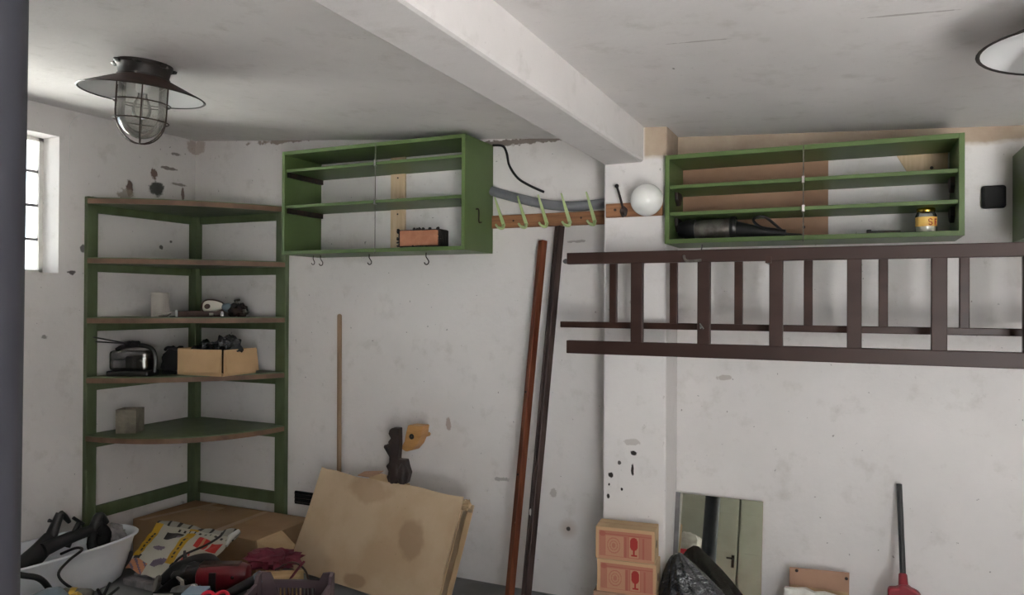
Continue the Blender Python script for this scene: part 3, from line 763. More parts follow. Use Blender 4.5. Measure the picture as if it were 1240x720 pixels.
MB().tube(smoothpath([(0.33, -0.025, 0.02), (0.30, 0.02, 0.05), (0.24, 0.03, 0.10), (0.20, 0.0, 0.085), (0.23, -0.03, 0.05), (0.30, -0.04, 0.02), (0.36, -0.03, 0.012), (0.40, -0.02, 0.008)]), 0.006).build('power_cord', 'black_rubber', t, smooth=True)
t = thing('flat_file', 'short flat black bar lying near the gold-lidded jar', 'bar', (0.115, 3.36, 1.781))
MB().box(-0.062, -0.012, 0, 0.055, 0.012, 0.012).build('blade', 'black_iron', t, bevel=0.002)
MB().box(-0.068, -0.014, 0.0, -0.05, 0.014, 0.018).build('end_stop', 'black_iron', t, bevel=0.003)

# ------------------------------------------------------------------ black wall box, vent opening, cobweb
t = thing('junction_box', 'black rounded electrical box on the back wall beside the green cabinet', 'wall box', (0.518, YB, 1.937))
MB().box(-0.043, -0.03, -0.047, 0.043, -0.001, 0.047).build('housing', 'black_matte', t, bevel=0.012, seg=3)
MB().box(-0.034, -0.034, -0.038, 0.034, -0.03, 0.038).build('lid', 'black_matte', t, bevel=0.002)
MB().tube([(-0.125, -0.004, -0.035), (-0.108, -0.022, -0.012)], 0.003).build('wire_end', 'black_rubber', t)
t = thing('wall_vent', 'dark rectangular vent low on the back wall behind the cardboard', 'vent', (-3.007, YB, 0.312))
MB().box(-0.07, -0.012, -0.038, 0.07, -0.001, 0.038).build('duct', 'black_matte', t)
for z in (-0.024, 0.0, 0.024): MB().bar((-0.066, -0.014, z), (0.066, -0.014, z), 0.004, 0.014, (0, -1, 0.7)).build('louvre', 'black_iron', t)
t = tag(MB().tube(smoothpath([(0, 0.07, 0.07), (0, 0.02, 0.02), (0, 0.0, -0.03), (0.002, 0.003, -0.14), (0.0, 0.0, -0.25)]), 0.0022, 5).build('cobweb_strand', 'cobweb_grey', None), 'pale dusty cobweb strand hanging beside the window', 'cobweb')
t.location = (XL + 0.006, 2.728, 2.466)

# ------------------------------------------------------------------ coat racks, hose, cable, globe
t = thing('coat_rack', 'brown coat rack board with five pale green hooks', 'coat rack', (-1.756, YB, 1.89))
MB().box(0.002, -0.022, 0, 0.692, -0.001, 0.068).build('rack_board', 'wood_board', t, bevel=0.003)
for x in (0.07, 0.20, 0.315, 0.441, 0.573):
    hk = MB()
    hk.bar((x + 0.006, -0.025, 0.012), (x - 0.004, -0.056, 0.075), 0.019, 0.004, (0, -1, 0), 0.016, 0.004)
    hk.bar((x - 0.004, -0.056, 0.075), (x - 0.024, -0.075, 0.158), 0.016, 0.004, (0, -1, 0), 0.007, 0.004)
    hk.tube(smoothpath([(x + 0.006, -0.027, 0.016), (x + 0.004, -0.040, -0.004), (x - 0.012, -0.060, 0.002), (x - 0.022, -0.068, 0.018)], 4), [0.009] * 4 + [0.008] * 4 + [0.006] * 4 + [0.004], 6)
    hk.build('hook', 'hook_green', t, smooth=True)
for x in (0.13, 0.505): MB().lathe([(0.005, 0), (0.005, -0.003), (0.001, -0.004)], 8, (x, -0.022, 0.036), ax=(0, 1, 0)).build('screw', 'black_iron', t)
t = thing('coat_rack', 'short brown rack board with one black hook on the pillar', 'coat rack', (-1.048, 3.36, 1.893))
MB().box(0, -0.020, 0, 0.266, -0.001, 0.064).build('rack_board', 'wood_board', t, bevel=0.003)
hk = MB(); hk.tube(smoothpath([(0.086, -0.024, 0.03), (0.080, -0.045, 0.075), (0.066, -0.06, 0.132)], 4), 0.0055, 8)
hk.blob((0.065, -0.061, 0.137), 0.010, 1, 0.0, 1, 10, 8); hk.blob((0.088, -0.024, 0.024), (0.018, 0.008, 0.024), 1, 0.2, 2, 12, 8)
hk.tube(smoothpath([(0.088, -0.026, 0.018), (0.090, -0.045, 0.0), (0.092, -0.062, 0.016)], 4), 0.0055, 8)
hk.build('hook', 'black_iron', t, smooth=True)
MB().lathe([(0.006, 0), (0.006, -0.003), (0.001, -0.004)], 8, (0.045, -0.020, 0.034), ax=(0, 1, 0)).build('screw', 'black_iron', t)
t = thing('glass_globe', 'glossy white glass lamp globe hung on the pillar rack board', 'lamp globe', (-0.835, 3.262, 1.955))
MB().lathe([(0.001, -0.072)] + [(0.072 * math.sin(a), -0.072 * math.cos(a)) for a in [PI * i / 24 for i in range(1, 22)]], 32, ax=(0, 0.75, 0.45)).build('globe', 'globe_white', t, smooth=True)
MB().lathe([(0.028, 0.064), (0.028, 0.078), (0.022, 0.078), (0.022, 0.064)], 20, ax=(0, 0.75, 0.45)).build('neck_ring', 'white_enamel', t, smooth=True)
t = tag(MB().tube(smoothpath([(-1.752, 3.572, 2.090), (-1.68, 3.572, 2.066), (-1.53, 3.572, 2.024), (-1.42, 3.572, 1.999), (-1.30, 3.572, 1.986), (-1.20, 3.572, 1.987), (-1.066, 3.572, 1.996)], 6), 0.025, 14).build('grey_hose', 'hose_grey', None, smooth=True),
        'thick grey plastic hose resting on the coat rack hooks', 'hose')
tag(MB().tube(smoothpath([(-1.752, 3.585, 2.335), (-1.695, 3.588, 2.326), (-1.671, 3.588, 2.285), (-1.656, 3.588, 2.22), (-1.608, 3.588, 2.152), (-1.542, 3.588, 2.109), (-1.458, 3.585, 2.069)]), 0.0065, 8).build('black_cable', 'black_rubber', None, smooth=True),
    'loose black cable end curling down the wall above the grey hose', 'cable')

# ------------------------------------------------------------------ ladders on the wall
def ladder(label, x0, x1, y, dy, zb0, zb1, zt0, zt1, rungs, rw, rd, mat, xt=0.0):
    t = thing('wooden_ladder', label, 'ladder', (x0, y, zb0), group='brown ladders hung on the wall')
    W = x1 - x0
    MB().box(0, -dy / 2, 0, W, dy / 2, zb1 - zb0).build('rail', mat, t, bevel=0.003)
    MB().box(xt, -dy / 2, zt0 - zb0, W, dy / 2, zt1 - zb0).build('rail', mat, t, bevel=0.003)
    for x in rungs:
        MB().box(x - rw / 2 - x0, -rd / 2, zb1 - zb0 - 0.01, x + rw / 2 - x0, rd / 2, zt0 - zb0 + 0.01).build('rung', mat, t, bevel=0.003)
    return t
fl_ = ladder('front brown wooden ladder with wide flat rungs hung sideways on the wall', -1.15, 1.72, 3.115, 0.034, 1.276, 1.333, 1.667, 1.717,
       [-0.836 + 0.2795 * k for k in range(9)], 0.051, 0.03, 'ladder_paint')
bl_ = ladder('narrower dark brown ladder hanging behind the front ladder with thin rungs', -1.245, 1.75, 3.285, 0.03, 1.383, 1.411, 1.682, 1.720,
       [-0.992 + 0.2745 * k for k in range(10)], 0.034, 0.022, 'ladder_dark', 0.06)
MB().tube(smoothpath([(0.515, -0.02, 0.418), (0.525, -0.035, 0.398), (0.55, -0.035, 0.394), (0.585, -0.02, 0.398)], 4), 0.006, 6).build('iron_catch', 'dull_steel', fl_, smooth=True)
MB().tube([(0.585, -0.02, 0.12), (0.583, -0.03, 0.138), (0.597, -0.03, 0.118)], 0.004, 6).build('bent_nail', 'chrome', fl_)
MB().lathe([(0.010, 0), (0.012, 0.012), (0.006, 0.022), (0.001, 0.024)], 12, (0.0, 0.0, 0.405), ax=(-1, 0, 0)).build('end_bolt', 'grey_metal', fl_, smooth=True)
for nm, x, z in (('near the pillar', -0.305, 1.662), ('beyond the black wall box', 1.10, 1.662)):
    t = tag(MB().bar((0, 0.0, 0), (0, -0.51, 0.0), 0.022, 0.008).bar((0, -0.507, 0.0), (0, -0.507, 0.022), 0.022, 0.005, (0, 1, 0)).bar((0, -0.003, -0.06), (0, -0.003, 0.05), 0.03, 0.005, (0, 1, 0)).build('wall_bracket', 'ladder_dark', None),
            'flat iron bracket carrying both ladders, %s' % nm, 'bracket', 'ladder brackets')
    t.location = (x, YB, z)

# ------------------------------------------------------------------ leaning timbers and stick
def lean(name, label, cat, p, q, w, d, mat, rotz, group=None, groove=False):
    t = thing(name, label, cat, q)
    pv, qv = Vector(p), Vector(q); up = Vector((math.sin(rotz), -math.cos(rotz), 0))
    MB().bar((0, 0, 0), pv - qv, w, d, up).build('beam', mat, t, bevel=0.004)
    return t, pv - qv, up
t, v, up = lean('timber_beam', 'glossy red-brown timber leaning on the wall left of the dark timber', 'timber', (-1.447, 3.55, 1.815), (-1.512, 3.285, 0.0), 0.034, 0.036, 'wood_redbrown', -0.55)
for f in (0.58, 0.36): MB().blob(v * f + up * 0.018, 0.006, 3, 0, 1, 8, 6).build('nail_hole', 'black_matte', t, smooth=True)
for f, m_ in ((0.235, 'white_paint'),): MB().blob(v * f + up * 0.018 + Vector((0.012, 0, 0)), (0.006, 0.006, 0.016), 5, 0.4, 2, 8, 6).build('paint_chip', m_, t, smooth=True)
t, v, up = lean('timber_beam', 'dark grey-brown timber leaning on the wall under the coat rack', 'timber', (-1.357, 3.555, 1.885), (-1.432, 3.30, 0.0), 0.046, 0.034, 'wood_darkbeam', -0.62)
sd = v.normalized().cross(up).normalized()
MB().bar(up * 0.019 - sd * 0.006, v * 0.998 + up * 0.019 - sd * 0.006, 0.012, 0.006, up).build('moulding', 'wood_darkbeam', t, bevel=0.002)
MB().blob(v * 0.255 + up * 0.02 + sd * 0.0, (0.006, 0.004, 0.018), 5, 0.4, 2, 8, 6).build('paint_chip', 'white_paint', t, smooth=True)
t = thing('broom_stick', 'plain round wooden stick leaning on the wall behind the large cardboard', 'stick', (-2.735, 3.575, 0))
MB().tube([(0, 0, 0), (-0.014, 0.010, 1.41)], 0.0135, 12).build('shaft', 'stick_wood', t, smooth=True)
MB().lathe([(0.0136, 0), (0.012, 0.01), (0.004, 0.014), (0.001, 0.0142)], 12, (-0.014, 0.010, 1.41)).build('rounded_tip', 'stick_wood', t, smooth=True)

# ------------------------------------------------------------------ large leaning carton
A0, A1 = Vector((-2.835, 3.262, 0)), Vector((-1.800, 3.065, 0))
ang = math.atan2(A1.y - A0.y, A1.x - A0.x); Wc = (A1 - A0).length
leanang = math.atan2(0.225, 0.505)
t = thing('large_carton', 'large flattened tan carton with torn right edge leaning against the wall', 'carton', (A0.x, A0.y, 0.002), (0, 0, ang))
up = Vector((0, math.sin(leanang), math.cos(leanang))); nb = Vector((0, math.cos(leanang), -math.sin(leanang)))
Hc = 0.555; TH = 0.075
def cp(x, h, d): return Vector((x, 0, 0)) + up * h + nb * d
from mathutils import noise as NZ
def wob(x, h): return 0.008 * NZ.noise(Vector((x * 4, h * 5, 1.7)))
fm = MB(); nx, nh = 24, 14
rings = []
for d in (0.0, 0.006):
    pass
vsf = [cp(x_ * Wc, h_ * Hc + 0.012 * NZ.noise(Vector((x_ * 5, 0, 0))) * (h_ > 0.99) + (0.012 if h_ > 0.99 and x_ < 0.04 else 0), wob(x_ * Wc, h_ * Hc) + dd) + Vector((0.01 * NZ.noise(Vector((h_ * 4, 3, 0))) if x_ > 0.99 else 0, 0, 0.024))
       for dd in (0.0, 0.006) for h_ in [j / nh for j in range(nh + 1)] for x_ in [i / nx for i in range(nx + 1)]]
fsf = []; st = nx + 1; off = st * (nh + 1)
for j in range(nh):
    for i in range(nx):
        a = j * st + i; fsf.append((a, a + 1, a + st + 1, a + st)); fsf.append((a + off, a + st + off, a + st + 1 + off, a + 1 + off))
for i in range(nx):
    fsf.append((i, i + off, i + 1 + off, i + 1)); a = nh * st + i; fsf.append((a, a + 1, a + 1 + off, a + off))
for j in range(nh):
    a = j * st; fsf.append((a, a + st, a + st + off, a + off)); a = j * st + nx; fsf.append((a, a + off, a + st + off, a + st))
fm.add(vsf, fsf); fm.build('front_panel', 'card_large', t, smooth=True)
bk = MB()
bkv = [cp(0.004, 0.02, TH), cp(Wc + 0.012, 0.02, TH), cp(Wc + 0.012, Hc, TH), cp(0.004, Hc, TH)]
bk.add([p + nb * o_ for o_ in (0, 0.006) for p in bkv], [(0, 1, 2, 3), (7, 6, 5, 4), (0, 4, 5, 1), (1, 5, 6, 2), (2, 6, 7, 3), (3, 7, 4, 0)]).build('back_panel', 'card_large', t)
def slab(ps, n_, th, nm, mat='card_large'):
    n_ = Vector(n_)
    MB().add([Vector(p) + n_ * o_ for o_ in (0, th) for p in ps], [(0, 1, 2, 3), (7, 6, 5, 4), (0, 4, 5, 1), (1, 5, 6, 2), (2, 6, 7, 3), (3, 7, 4, 0)]).build(nm, mat, t)
slab([cp(0.01, Hc + 0.015, 0.006), cp(Wc, Hc + 0.012, 0.006), cp(Wc, Hc, TH), cp(0.01, Hc, TH)], up, -0.005, 'top_panel')
# right side: two torn strips that leave a dark gap
tears = [(h, 0.036 + 0.006 * NZ.noise(Vector((h * 14, 5, 0))) - 0.012 * h / Hc) for h in [0.02 + (Hc - 0.06) * i / 20 for i in range(21)]]
s1 = MB(); s1.loft([[cp(Wc - 0.004, h, 0.006), cp(Wc + 0.001, h, 0.006), cp(Wc + 0.001, h, d - 0.017), cp(Wc - 0.004, h, d - 0.017)] for h, d in tears]); s1.build('side_strip', 'card_pale', t)
s2 = MB(); s2.loft([[cp(Wc + 0.004, h, d + 0.011), cp(Wc + 0.012, h, d + 0.011), cp(Wc + 0.012, h, TH), cp(Wc + 0.004, h, TH)] for h, d in tears]); s2.build('side_strip', 'card_pale', t)
MB().blob(cp(Wc - 0.01, Hc - 0.012, 0.03), (0.035, 0.03, 0.025), 8, 0.5, 3, 14, 10).build('crumpled_corner', 'card_pale', t, smooth=True)
slab([cp(0.40, Hc + 0.020, -0.022), cp(0.56, Hc + 0.016, -0.022), cp(0.52, Hc + 0.052, 0.01), cp(0.45, Hc + 0.058, 0.01)], up, 0.004, 'torn_flap', 'card_pale')
slab([cp(0.30, Hc + 0.022, -0.012), cp(0.42, Hc + 0.026, -0.012), cp(0.45, Hc + 0.075, 0.02), cp(0.31, Hc + 0.052, 0.02)], up, 0.004, 'torn_flap', 'card_brown')
slab([cp(0.55, Hc + 0.016, -0.01), cp(0.70, Hc + 0.014, -0.01), cp(0.66, Hc + 0.034, 0.02), cp(0.56, Hc + 0.038, 0.02)], up, 0.004, 'torn_flap', 'card_pale')

# carved wood piece on top of the carton, tan wooden cleat on the wall
t = thing('carved_wood', 'dark jagged carved wooden piece standing on the large carton', 'wood carving', (-2.205, 3.40, 0.535), (0, 0, 0.1))
ol = [(-0.055, 0), (-0.066, 0.03), (-0.05, 0.045), (-0.058, 0.065), (-0.07, 0.085), (-0.052, 0.105), (-0.05, 0.135), (-0.085, 0.185), (-0.08, 0.198), (-0.068, 0.197), (-0.045, 0.17),
      (-0.05, 0.19), (-0.058, 0.215), (-0.042, 0.235), (-0.056, 0.258), (-0.05, 0.28), (-0.036, 0.290), (0.004, 0.290), (0.006, 0.2), (0.0, 0.125), (0.045, 0.125), (0.055, 0.09), (0.068, 0.055), (0.052, 0.0)]
MB().prism(ol, lambda x, z: (x, -0.028, z), lambda x, z: (x * 0.96, 0.022, z)).build('body', 'carved_dark', t, bevel=0.004)
MB().blob((-0.02, -0.024, 0.055), (0.035, 0.016, 0.055), 4, 0.4, 2, 14, 10).build('knob', 'carved_dark', t, smooth=True)
MB().blob((0.025, -0.026, 0.05), (0.025, 0.014, 0.06), 6, 0.4, 2, 14, 10).build('knob', 'carved_dark', t, smooth=True)
t = thing('wooden_cleat', 'tan curved wooden cleat with a hole, fixed to the wall', 'wooden cleat', (-2.175, YB, 0.765))
ol = [(-0.055, -0.06), (-0.03, -0.02), (-0.02, 0.03), (-0.008, 0.07), (0.085, 0.07), (0.075, 0.02), (0.05, -0.03), (0.015, -0.065), (-0.02, -0.075)]
MB().prism(ol, lambda x, z: (x, -0.16, z), lambda x, z: (x * 0.9 + 0.01, -0.085, z)).build('cleat_body', 'tan_wood', t, bevel=0.006)
MB().lathe([(0.015, 0), (0.015, -0.004), (0.001, -0.004)], 14, (0.018, -0.158, 0.01), ax=(0, 1, 0)).build('hole', 'black_matte', t, smooth=True)
MB().tube([(0.03, -0.10, 0.0), (0.03, -0.001, 0.0)], 0.012, 10).build('wall_peg', 'tan_wood', t, smooth=True)

# ------------------------------------------------------------------ flat carton in the corner
t = thing('flat_carton', 'wide low brown carton with tape strips under the corner shelf', 'carton', (-3.84, 3.08, 0))
FX, FY, FZ = 0.94, 0.46, 0.22
MB().box(0, 0, 0, FX, FY, FZ).build('carton_body', 'card_floor', t, bevel=0.004)
for x0, y0, x1, y1, dx in ((0.60, 0.0, 0.645, 0.455, -0.02), (0.045, 0.0, 0.09, 0.455, 0.12)):
    MB().add([(x0 + (0 if k else 0), y0, FZ + 0.0006) if False else p for p in ((x0, y0, FZ + 0.0005), (x1, y0, FZ + 0.0005), (x1 + dx, y1, FZ + 0.0005), (x0 + dx, y1, FZ + 0.0005), (x0, y0, FZ + 0.0015), (x1, y0, FZ + 0.0015), (x1 + dx, y1, FZ + 0.0015), (x0 + dx, y1, FZ + 0.0015)) for k in (0,)],
             [(0, 1, 2, 3), (7, 6, 5, 4), (0, 4, 5, 1), (1, 5, 6, 2), (2, 6, 7, 3), (3, 7, 4, 0)]).build('tape_strip', 'tape', t)
MB().box(0.17, 0.30, FZ + 0.0005, 0.32, 0.40, FZ + 0.002).build('tape_strip', 'tape', t)
fb = MB(); ps = [(FX, 0.005, FZ), (FX, 0.20, FZ), (FX + 0.20, 0.075, FZ - 0.015), (FX + 0.26, -0.04, FZ - 0.06), (FX + 0.10, -0.08, FZ - 0.07)]
n_ = len(ps); fb.add(ps + [(x, y, z - 0.005) for x, y, z in ps], [tuple(range(n_)), tuple(reversed(range(n_, 2 * n_)))] + [(i, i + n_, (i + 1) % n_ + n_, (i + 1) % n_) for i in range(n_)])
fb.build('open_flap', 'card_pale', t)

# flyer draped from the carton to the floor
c_white, c_yel, c_blk, c_red, c_pur, c_org, c_gry = S(186, 183, 170), S(190, 148, 28), S(40, 36, 34), S(186, 40, 34), S(112, 96, 116), S(190, 128, 92), S(160, 156, 146)
def flyer_col(u, v):
    # u along the width (0 at the tub side), v from the front edge to the back edge
    if v > 0.90: return c_gry if (int(u * 30) % 4) else c_blk
    if 0.82 < v < 0.86 and 0.3 < u: return c_blk if int(u * 46) % 3 == 0 else c_white
    if u < 0.10 and v > 0.2: return c_blk if 0.04 < u < 0.075 and 0.3 < v < 0.75 and int(v * 40) % 3 else c_yel
    if 0.44 < u < 0.56 and v > 0.28: return c_blk if 0.485 < u < 0.52 and 0.36 < v < 0.72 and int(v * 40) % 3 else c_yel
    if 0.18 < u < 0.33 and 0.38 < v < 0.53 and ((u - 0.255) / 0.075) ** 2 + ((v - 0.455) / 0.075) ** 2 < 1: return c_pur
    if 0.20 < u < 0.42 and 0.68 < v < 0.80: return c_blk if u < 0.36 or v > 0.74 else c_pur
    if 0.30 < u < 0.44 and 0.14 < v < 0.34 and abs((u - 0.30) * 1.2 - (v - 0.14)) < 0.09: return c_pur
    if u < 0.26 and v < 0.16: return c_org if (u * 7 + v * 9) % 1 < 0.7 else c_pur
    if 0.03 < u < 0.13 and 0.16 < v < 0.24: return c_blk
    if 0.64 < u < 0.78 and 0.60 < v < 0.76: return c_red if int(u * 50) % 5 else c_org
    if 0.80 < u < 0.94 and 0.58 < v < 0.74: return c_red
    if 0.62 < u < 0.70 and 0.30 < v < 0.48: return c_red if int(u * 60 + v * 40) % 3 else c_white
    return c_white
FA, FB, FC, FD = Vector((-3.53, 2.79, 0.07)), Vector((-3.03, 2.74, 0.06)), Vector((-3.03, 3.105, 0.237)), Vector((-3.63, 3.09, 0.232))
def flyer_pos(u, v):
    p = (FA * (1 - u) + FB * u) * (1 - v) + (FD * (1 - u) + FC * u) * v
    return p + Vector((0, 0, 0.012 * math.sin(u * 9) * math.sin(v * 7) + 0.02 * (v - v * v) * 2 + 0.016 * NZ.noise(Vector((u * 6, v * 6, 0)))))
fo = printed_sheet('sales_flyer', flyer_pos, flyer_col, 72, 50, 'paper_print', None, 0.003)
tag(fo, 'crumpled colour sales flyer with yellow bands draped over the flat carton', 'flyer')
fo2 = MB().tube([Vector((-3.045, 3.10, 0.245)), Vector((-3.02, 3.02, 0.24)), Vector((-3.0, 2.97, 0.21))], [0.012, 0.016, 0.008], 8).build('rolled_edge', 'flyer_clip', fo, smooth=True)
t = tag(MB().box(-0.22, -0.15, 0, 0.22, 0.16, 0.035).box(-0.20, -0.10, 0.035, 0.20, 0.15, 0.05).build('newspaper_stack', 'grey_cloth', None, bevel=0.004), 'stack of old newspapers hidden under the sales flyer', 'newspapers')
t.location = (-3.28, 2.90, 0)

# ------------------------------------------------------------------ white baby bath and its contents
t = thing('baby_bath', 'white plastic baby bath full of black tools on the floor', 'bath tub', (-3.70, 2.46, 0), (0, 0, -0.10))
def ring(a, b_, z, n=44, e=2.6, dz=0.0):
    out = []
    for i in range(n):
        th = 2 * PI * i / n; c_, s_ = math.cos(th), math.sin(th)
        out.append(Vector((a * math.copysign(abs(c_) ** (2 / e), c_), b_ * math.copysign(abs(s_) ** (2 / e), s_), z + dz * s_)))
    return out
tb = MB()
tb.loft([ring(0.12, 0.33, 0.006), ring(0.135, 0.355, 0.0), ring(0.155, 0.385, 0.02), ring(0.172, 0.415, 0.10), ring(0.185, 0.438, 0.185), ring(0.195, 0.45, 0.222),
         ring(0.212, 0.468, 0.235), ring(0.214, 0.470, 0.242), ring(0.208, 0.465, 0.247), ring(0.195, 0.452, 0.245), ring(0.180, 0.432, 0.225), ring(0.165, 0.408, 0.10), ring(0.146, 0.375, 0.026), ring(0.10, 0.30, 0.015)], True)
tb.build('tub', 'tub_white', t, smooth=True)
MB().blob((-0.02, 0.36, 0.20), (0.10, 0.06, 0.075), 4, 0.4, 3.0, 20, 14).build('dirty_rag', 'grey_cloth', t, smooth=True)
def tool_in_bath(name, label, cat, parts):
    t = thing(name, label, cat, parts[0][1][0])
    o0 = Vector(parts[0][1][0])
    for nm, pts, rr, mat in parts:
        MB().tube([Vector(p) - o0 for p in smoothpath(pts, 4)], [rr[0] + (rr[1] - rr[0]) * i / (4 * (len(pts) - 1)) for i in range(4 * (len(pts) - 1) + 1)], 12).build(nm, mat, t, smooth=True)
    return t
t = tool_in_bath('hand_drill', 'long black hand drill leaning over the rim of the bath, grip raised', 'hand tool', [
    ('body', [(-3.70, 2.30, 0.16), (-3.715, 2.43, 0.225), (-3.72, 2.51, 0.285)], (0.055, 0.042), 'black_rubber'),
    ('grip', [(-3.72, 2.50, 0.28), (-3.72, 2.525, 0.335), (-3.72, 2.555, 0.40)], (0.032, 0.020), 'black_plastic'),
    ('trigger_guard', [(-3.72, 2.555, 0.395), (-3.72, 2.58, 0.375), (-3.72, 2.605, 0.34)], (0.020, 0.010), 'black_plastic'),
    ('side_knob', [(-3.72, 2.51, 0.37), (-3.72, 2.495, 0.378)], (0.007, 0.010), 'black_plastic')])
t = tool_in_bath('caulking_gun', 'black tool with arched head lying across the bath', 'hand tool', [
    ('barrel', [(-3.68, 2.44, 0.25), (-3.67, 2.57, 0.275), (-3.66, 2.70, 0.285)], (0.036, 0.026), 'black_rubber'),
    ('head', [(-3.66, 2.69, 0.27), (-3.66, 2.715, 0.325), (-3.66, 2.735, 0.345), (-3.66, 2.765, 0.30)], (0.028, 0.022), 'black_plastic'),
    ('strap', [(-3.65, 2.715, 0.30), (-3.645, 2.75, 0.25), (-3.645, 2.73, 0.19)], (0.030, 0.040), 'black_matte'),
    ('strap', [(-3.65, 2.69, 0.28), (-3.645, 2.675, 0.22), (-3.645, 2.69, 0.18)], (0.020, 0.026), 'black_matte')])
t = tool_in_bath('tap_fitting', 'short black tap fitting standing between the two black bath tools', 'fitting', [
    ('stem', [(-3.755, 2.62, 0.20), (-3.75, 2.655, 0.275), (-3.75, 2.68, 0.315)], (0.014, 0.013), 'black_plastic'),
    ('cross_handle', [(-3.75, 2.648, 0.348), (-3.75, 2.675, 0.325), (-3.75, 2.705, 0.30)], (0.009, 0.009), 'black_plastic')])
tag(MB().tube(smoothpath([(-3.66, 2.52, 0.21), (-3.55, 2.52, 0.255), (-3.475, 2.50, 0.262), (-3.46, 2.42, 0.235), (-3.445, 2.36, 0.19), (-3.41, 2.40, 0.12), (-3.37, 2.50, 0.045), (-3.30, 2.56, 0.012)]), 0.0065, 8).build('bath_cable', 'black_rubber', None, smooth=True),
    'black cable looping over the front rim of the baby bath', 'cable')

# clutter in front of the bath
t = thing('gas_canister', 'blue-grey cylinder lying on the floor in front of the bath', 'canister', (-3.10, 2.00, 0.0), (0, 0, 0.9))
MB().lathe([(0.001, -0.22), (0.07, -0.21), (0.10, -0.16), (0.10, 0.10), (0.085, 0.14), (0.04, 0.16), (0.001, 0.162)], 28, (0, 0, 0.165), ax=(1, 0, 0.35)).build('cylinder', 'bluegrey', t, smooth=True)
MB().lathe([(0.035, 0.0), (0.035, 0.04), (0.02, 0.05), (0.001, 0.05)], 16, (0.145, 0, 0.217), ax=(1, 0, 0.35)).build('valve', 'brass', t, smooth=True)
MB().box(-0.16, -0.09, 0.0, 0.12, 0.09, 0.075).build('wood_cradle', 'wood_edge', t)
t = thing('electric_motor', 'small motor with a brass band on the floor beside the bath', 'motor', (-3.15, 2.24, 0.0), (0, 0, 0.7))
MB().lathe([(0.001, -0.07), (0.04, -0.065), (0.048, -0.05), (0.048, 0.05), (0.04, 0.065), (0.001, 0.07)], 24, (0, 0, 0.165), ax=(1, 0, -0.15)).build('housing', 'dull_steel', t, smooth=True)
MB().lathe([(0.049, -0.03), (0.051, -0.028), (0.051, -0.006), (0.049, -0.004)], 24, (0, 0, 0.165), ax=(1, 0, -0.15)).build('brass_band', 'brass', t, smooth=True)
MB().tube([(0.06, 0, 0.15), (0.13, 0.0, 0.14)], 0.01, 8).build('shaft', 'black_iron', t)
MB().box(-0.05, -0.05, 0.0, 0.05, 0.05, 0.125).build('stand', 'black_iron', t, bevel=0.005)
for k, (p, q) in enumerate((((0.10, 0, 0.15), (0.135, 0.01, 0.225)), ((0.11, 0, 0.15), (0.175, -0.01, 0.205)), ((0.11, 0, 0.15), (0.09, -0.02, 0.21)))):
    MB().tube([p, q], [0.009, 0.006], 8).build('terminal', 'black_plastic', t)
tag(MB().tube(smoothpath([(-3.66, 2.10, 0.20), (-3.50, 2.05, 0.275), (-3.38, 2.05, 0.315), (-3.29, 2.09, 0.30), (-3.265, 2.16, 0.26), (-3.26, 2.22, 0.15), (-3.27, 2.24, 0.06), (-3.33, 2.16, 0.015), (-3.36, 2.05, 0.014)]), 0.013, 8).build('rubber_hose', 'black_rubber', None, smooth=True),
    'thick black rubber hose drooping in front of the white bath', 'hose')
# tool pile
t = thing('tool_case', 'low black open case with white label holding the tool pile', 'case', (-2.80, 2.62, 0.0), (0, 0, 0.42))
m_ = MB(); m_.box(-0.17, -0.13, 0, 0.17, 0.13, 0.012)
m_.build('case_floor', 'black_plastic', t)
for a in ((-0.17, -0.13, 0.012, 0.17, -0.12, 0.17), (-0.17, 0.12, 0.012, 0.17, 0.13, 0.15), (-0.17, -0.12, 0.012, -0.16, 0.12, 0.165), (0.16, -0.12, 0.012, 0.17, 0.12, 0.15)):
    MB().box(*a).build('case_wall', 'black_plastic', t, bevel=0.002)
MB().box(-0.165, -0.134, 0.05, -0.075, -0.130, 0.165).build('paper_label', 'cup_white', t)
MB().box(-0.13, -0.1352, 0.12, -0.11, -0.134, 0.152).build('label_mark', 'black_plastic', t)
MB().box(-0.16, -0.12, 0.012, 0.16, 0.12, 0.10).build('packing_foam', 'black_matte', t)
t = thing('belt_sander', 'black and grey power tool lying on top of the tool pile', 'power tool', (-2.93, 2.70, 0.10), (0, 0, 0.45))
MB().blob((0, 0, 0.075), (0.12, 0.065, 0.06), 13, 0.35, 2.2, 22, 14).build('body', 'black_plastic', t, smooth=True)
MB().tube(smoothpath([(-0.15, -0.02, 0.03), (-0.09, -0.01, 0.09), (0.0, 0.0, 0.13), (0.07, 0.0, 0.135), (0.11, 0, 0.10)]), 0.026, 10).build('handle', 'black_rubber', t, smooth=True)
MB().tube([(-0.06, 0.03, 0.12), (-0.065, 0.035, 0.165)], [0.012, 0.006], 8).build('lock_pin', 'black_plastic', t, smooth=True)
MB().tube([(-0.06, -0.06, 0.07), (-0.03, -0.075, 0.055), (-0.03, -0.075, 0.02)], [0.007, 0.009, 0.011], 8).build('pale_lever', 'cup_white', t, smooth=True)
MB().lathe([(0.001, 0.0), (0.04, 0.0), (0.045, 0.008), (0.04, 0.016), (0.001, 0.016)], 22, (-0.14, -0.08, 0.04), ax=(-0.8, -0.5, 0.3)).build('disc', 'dull_steel', t, smooth=True)
tag(MB().tube(smoothpath([(-3.02, 2.64, 0.20), (-3.11, 2.72, 0.165), (-3.13, 2.80, 0.19), (-3.07, 2.90, 0.225), (-3.05, 2.97, 0.25), (-3.06, 3.0, 0.26)]), 0.006, 8).build('power_cable', 'black_rubber', None, smooth=True),
    'black power cord running across the sales flyer', 'cord')
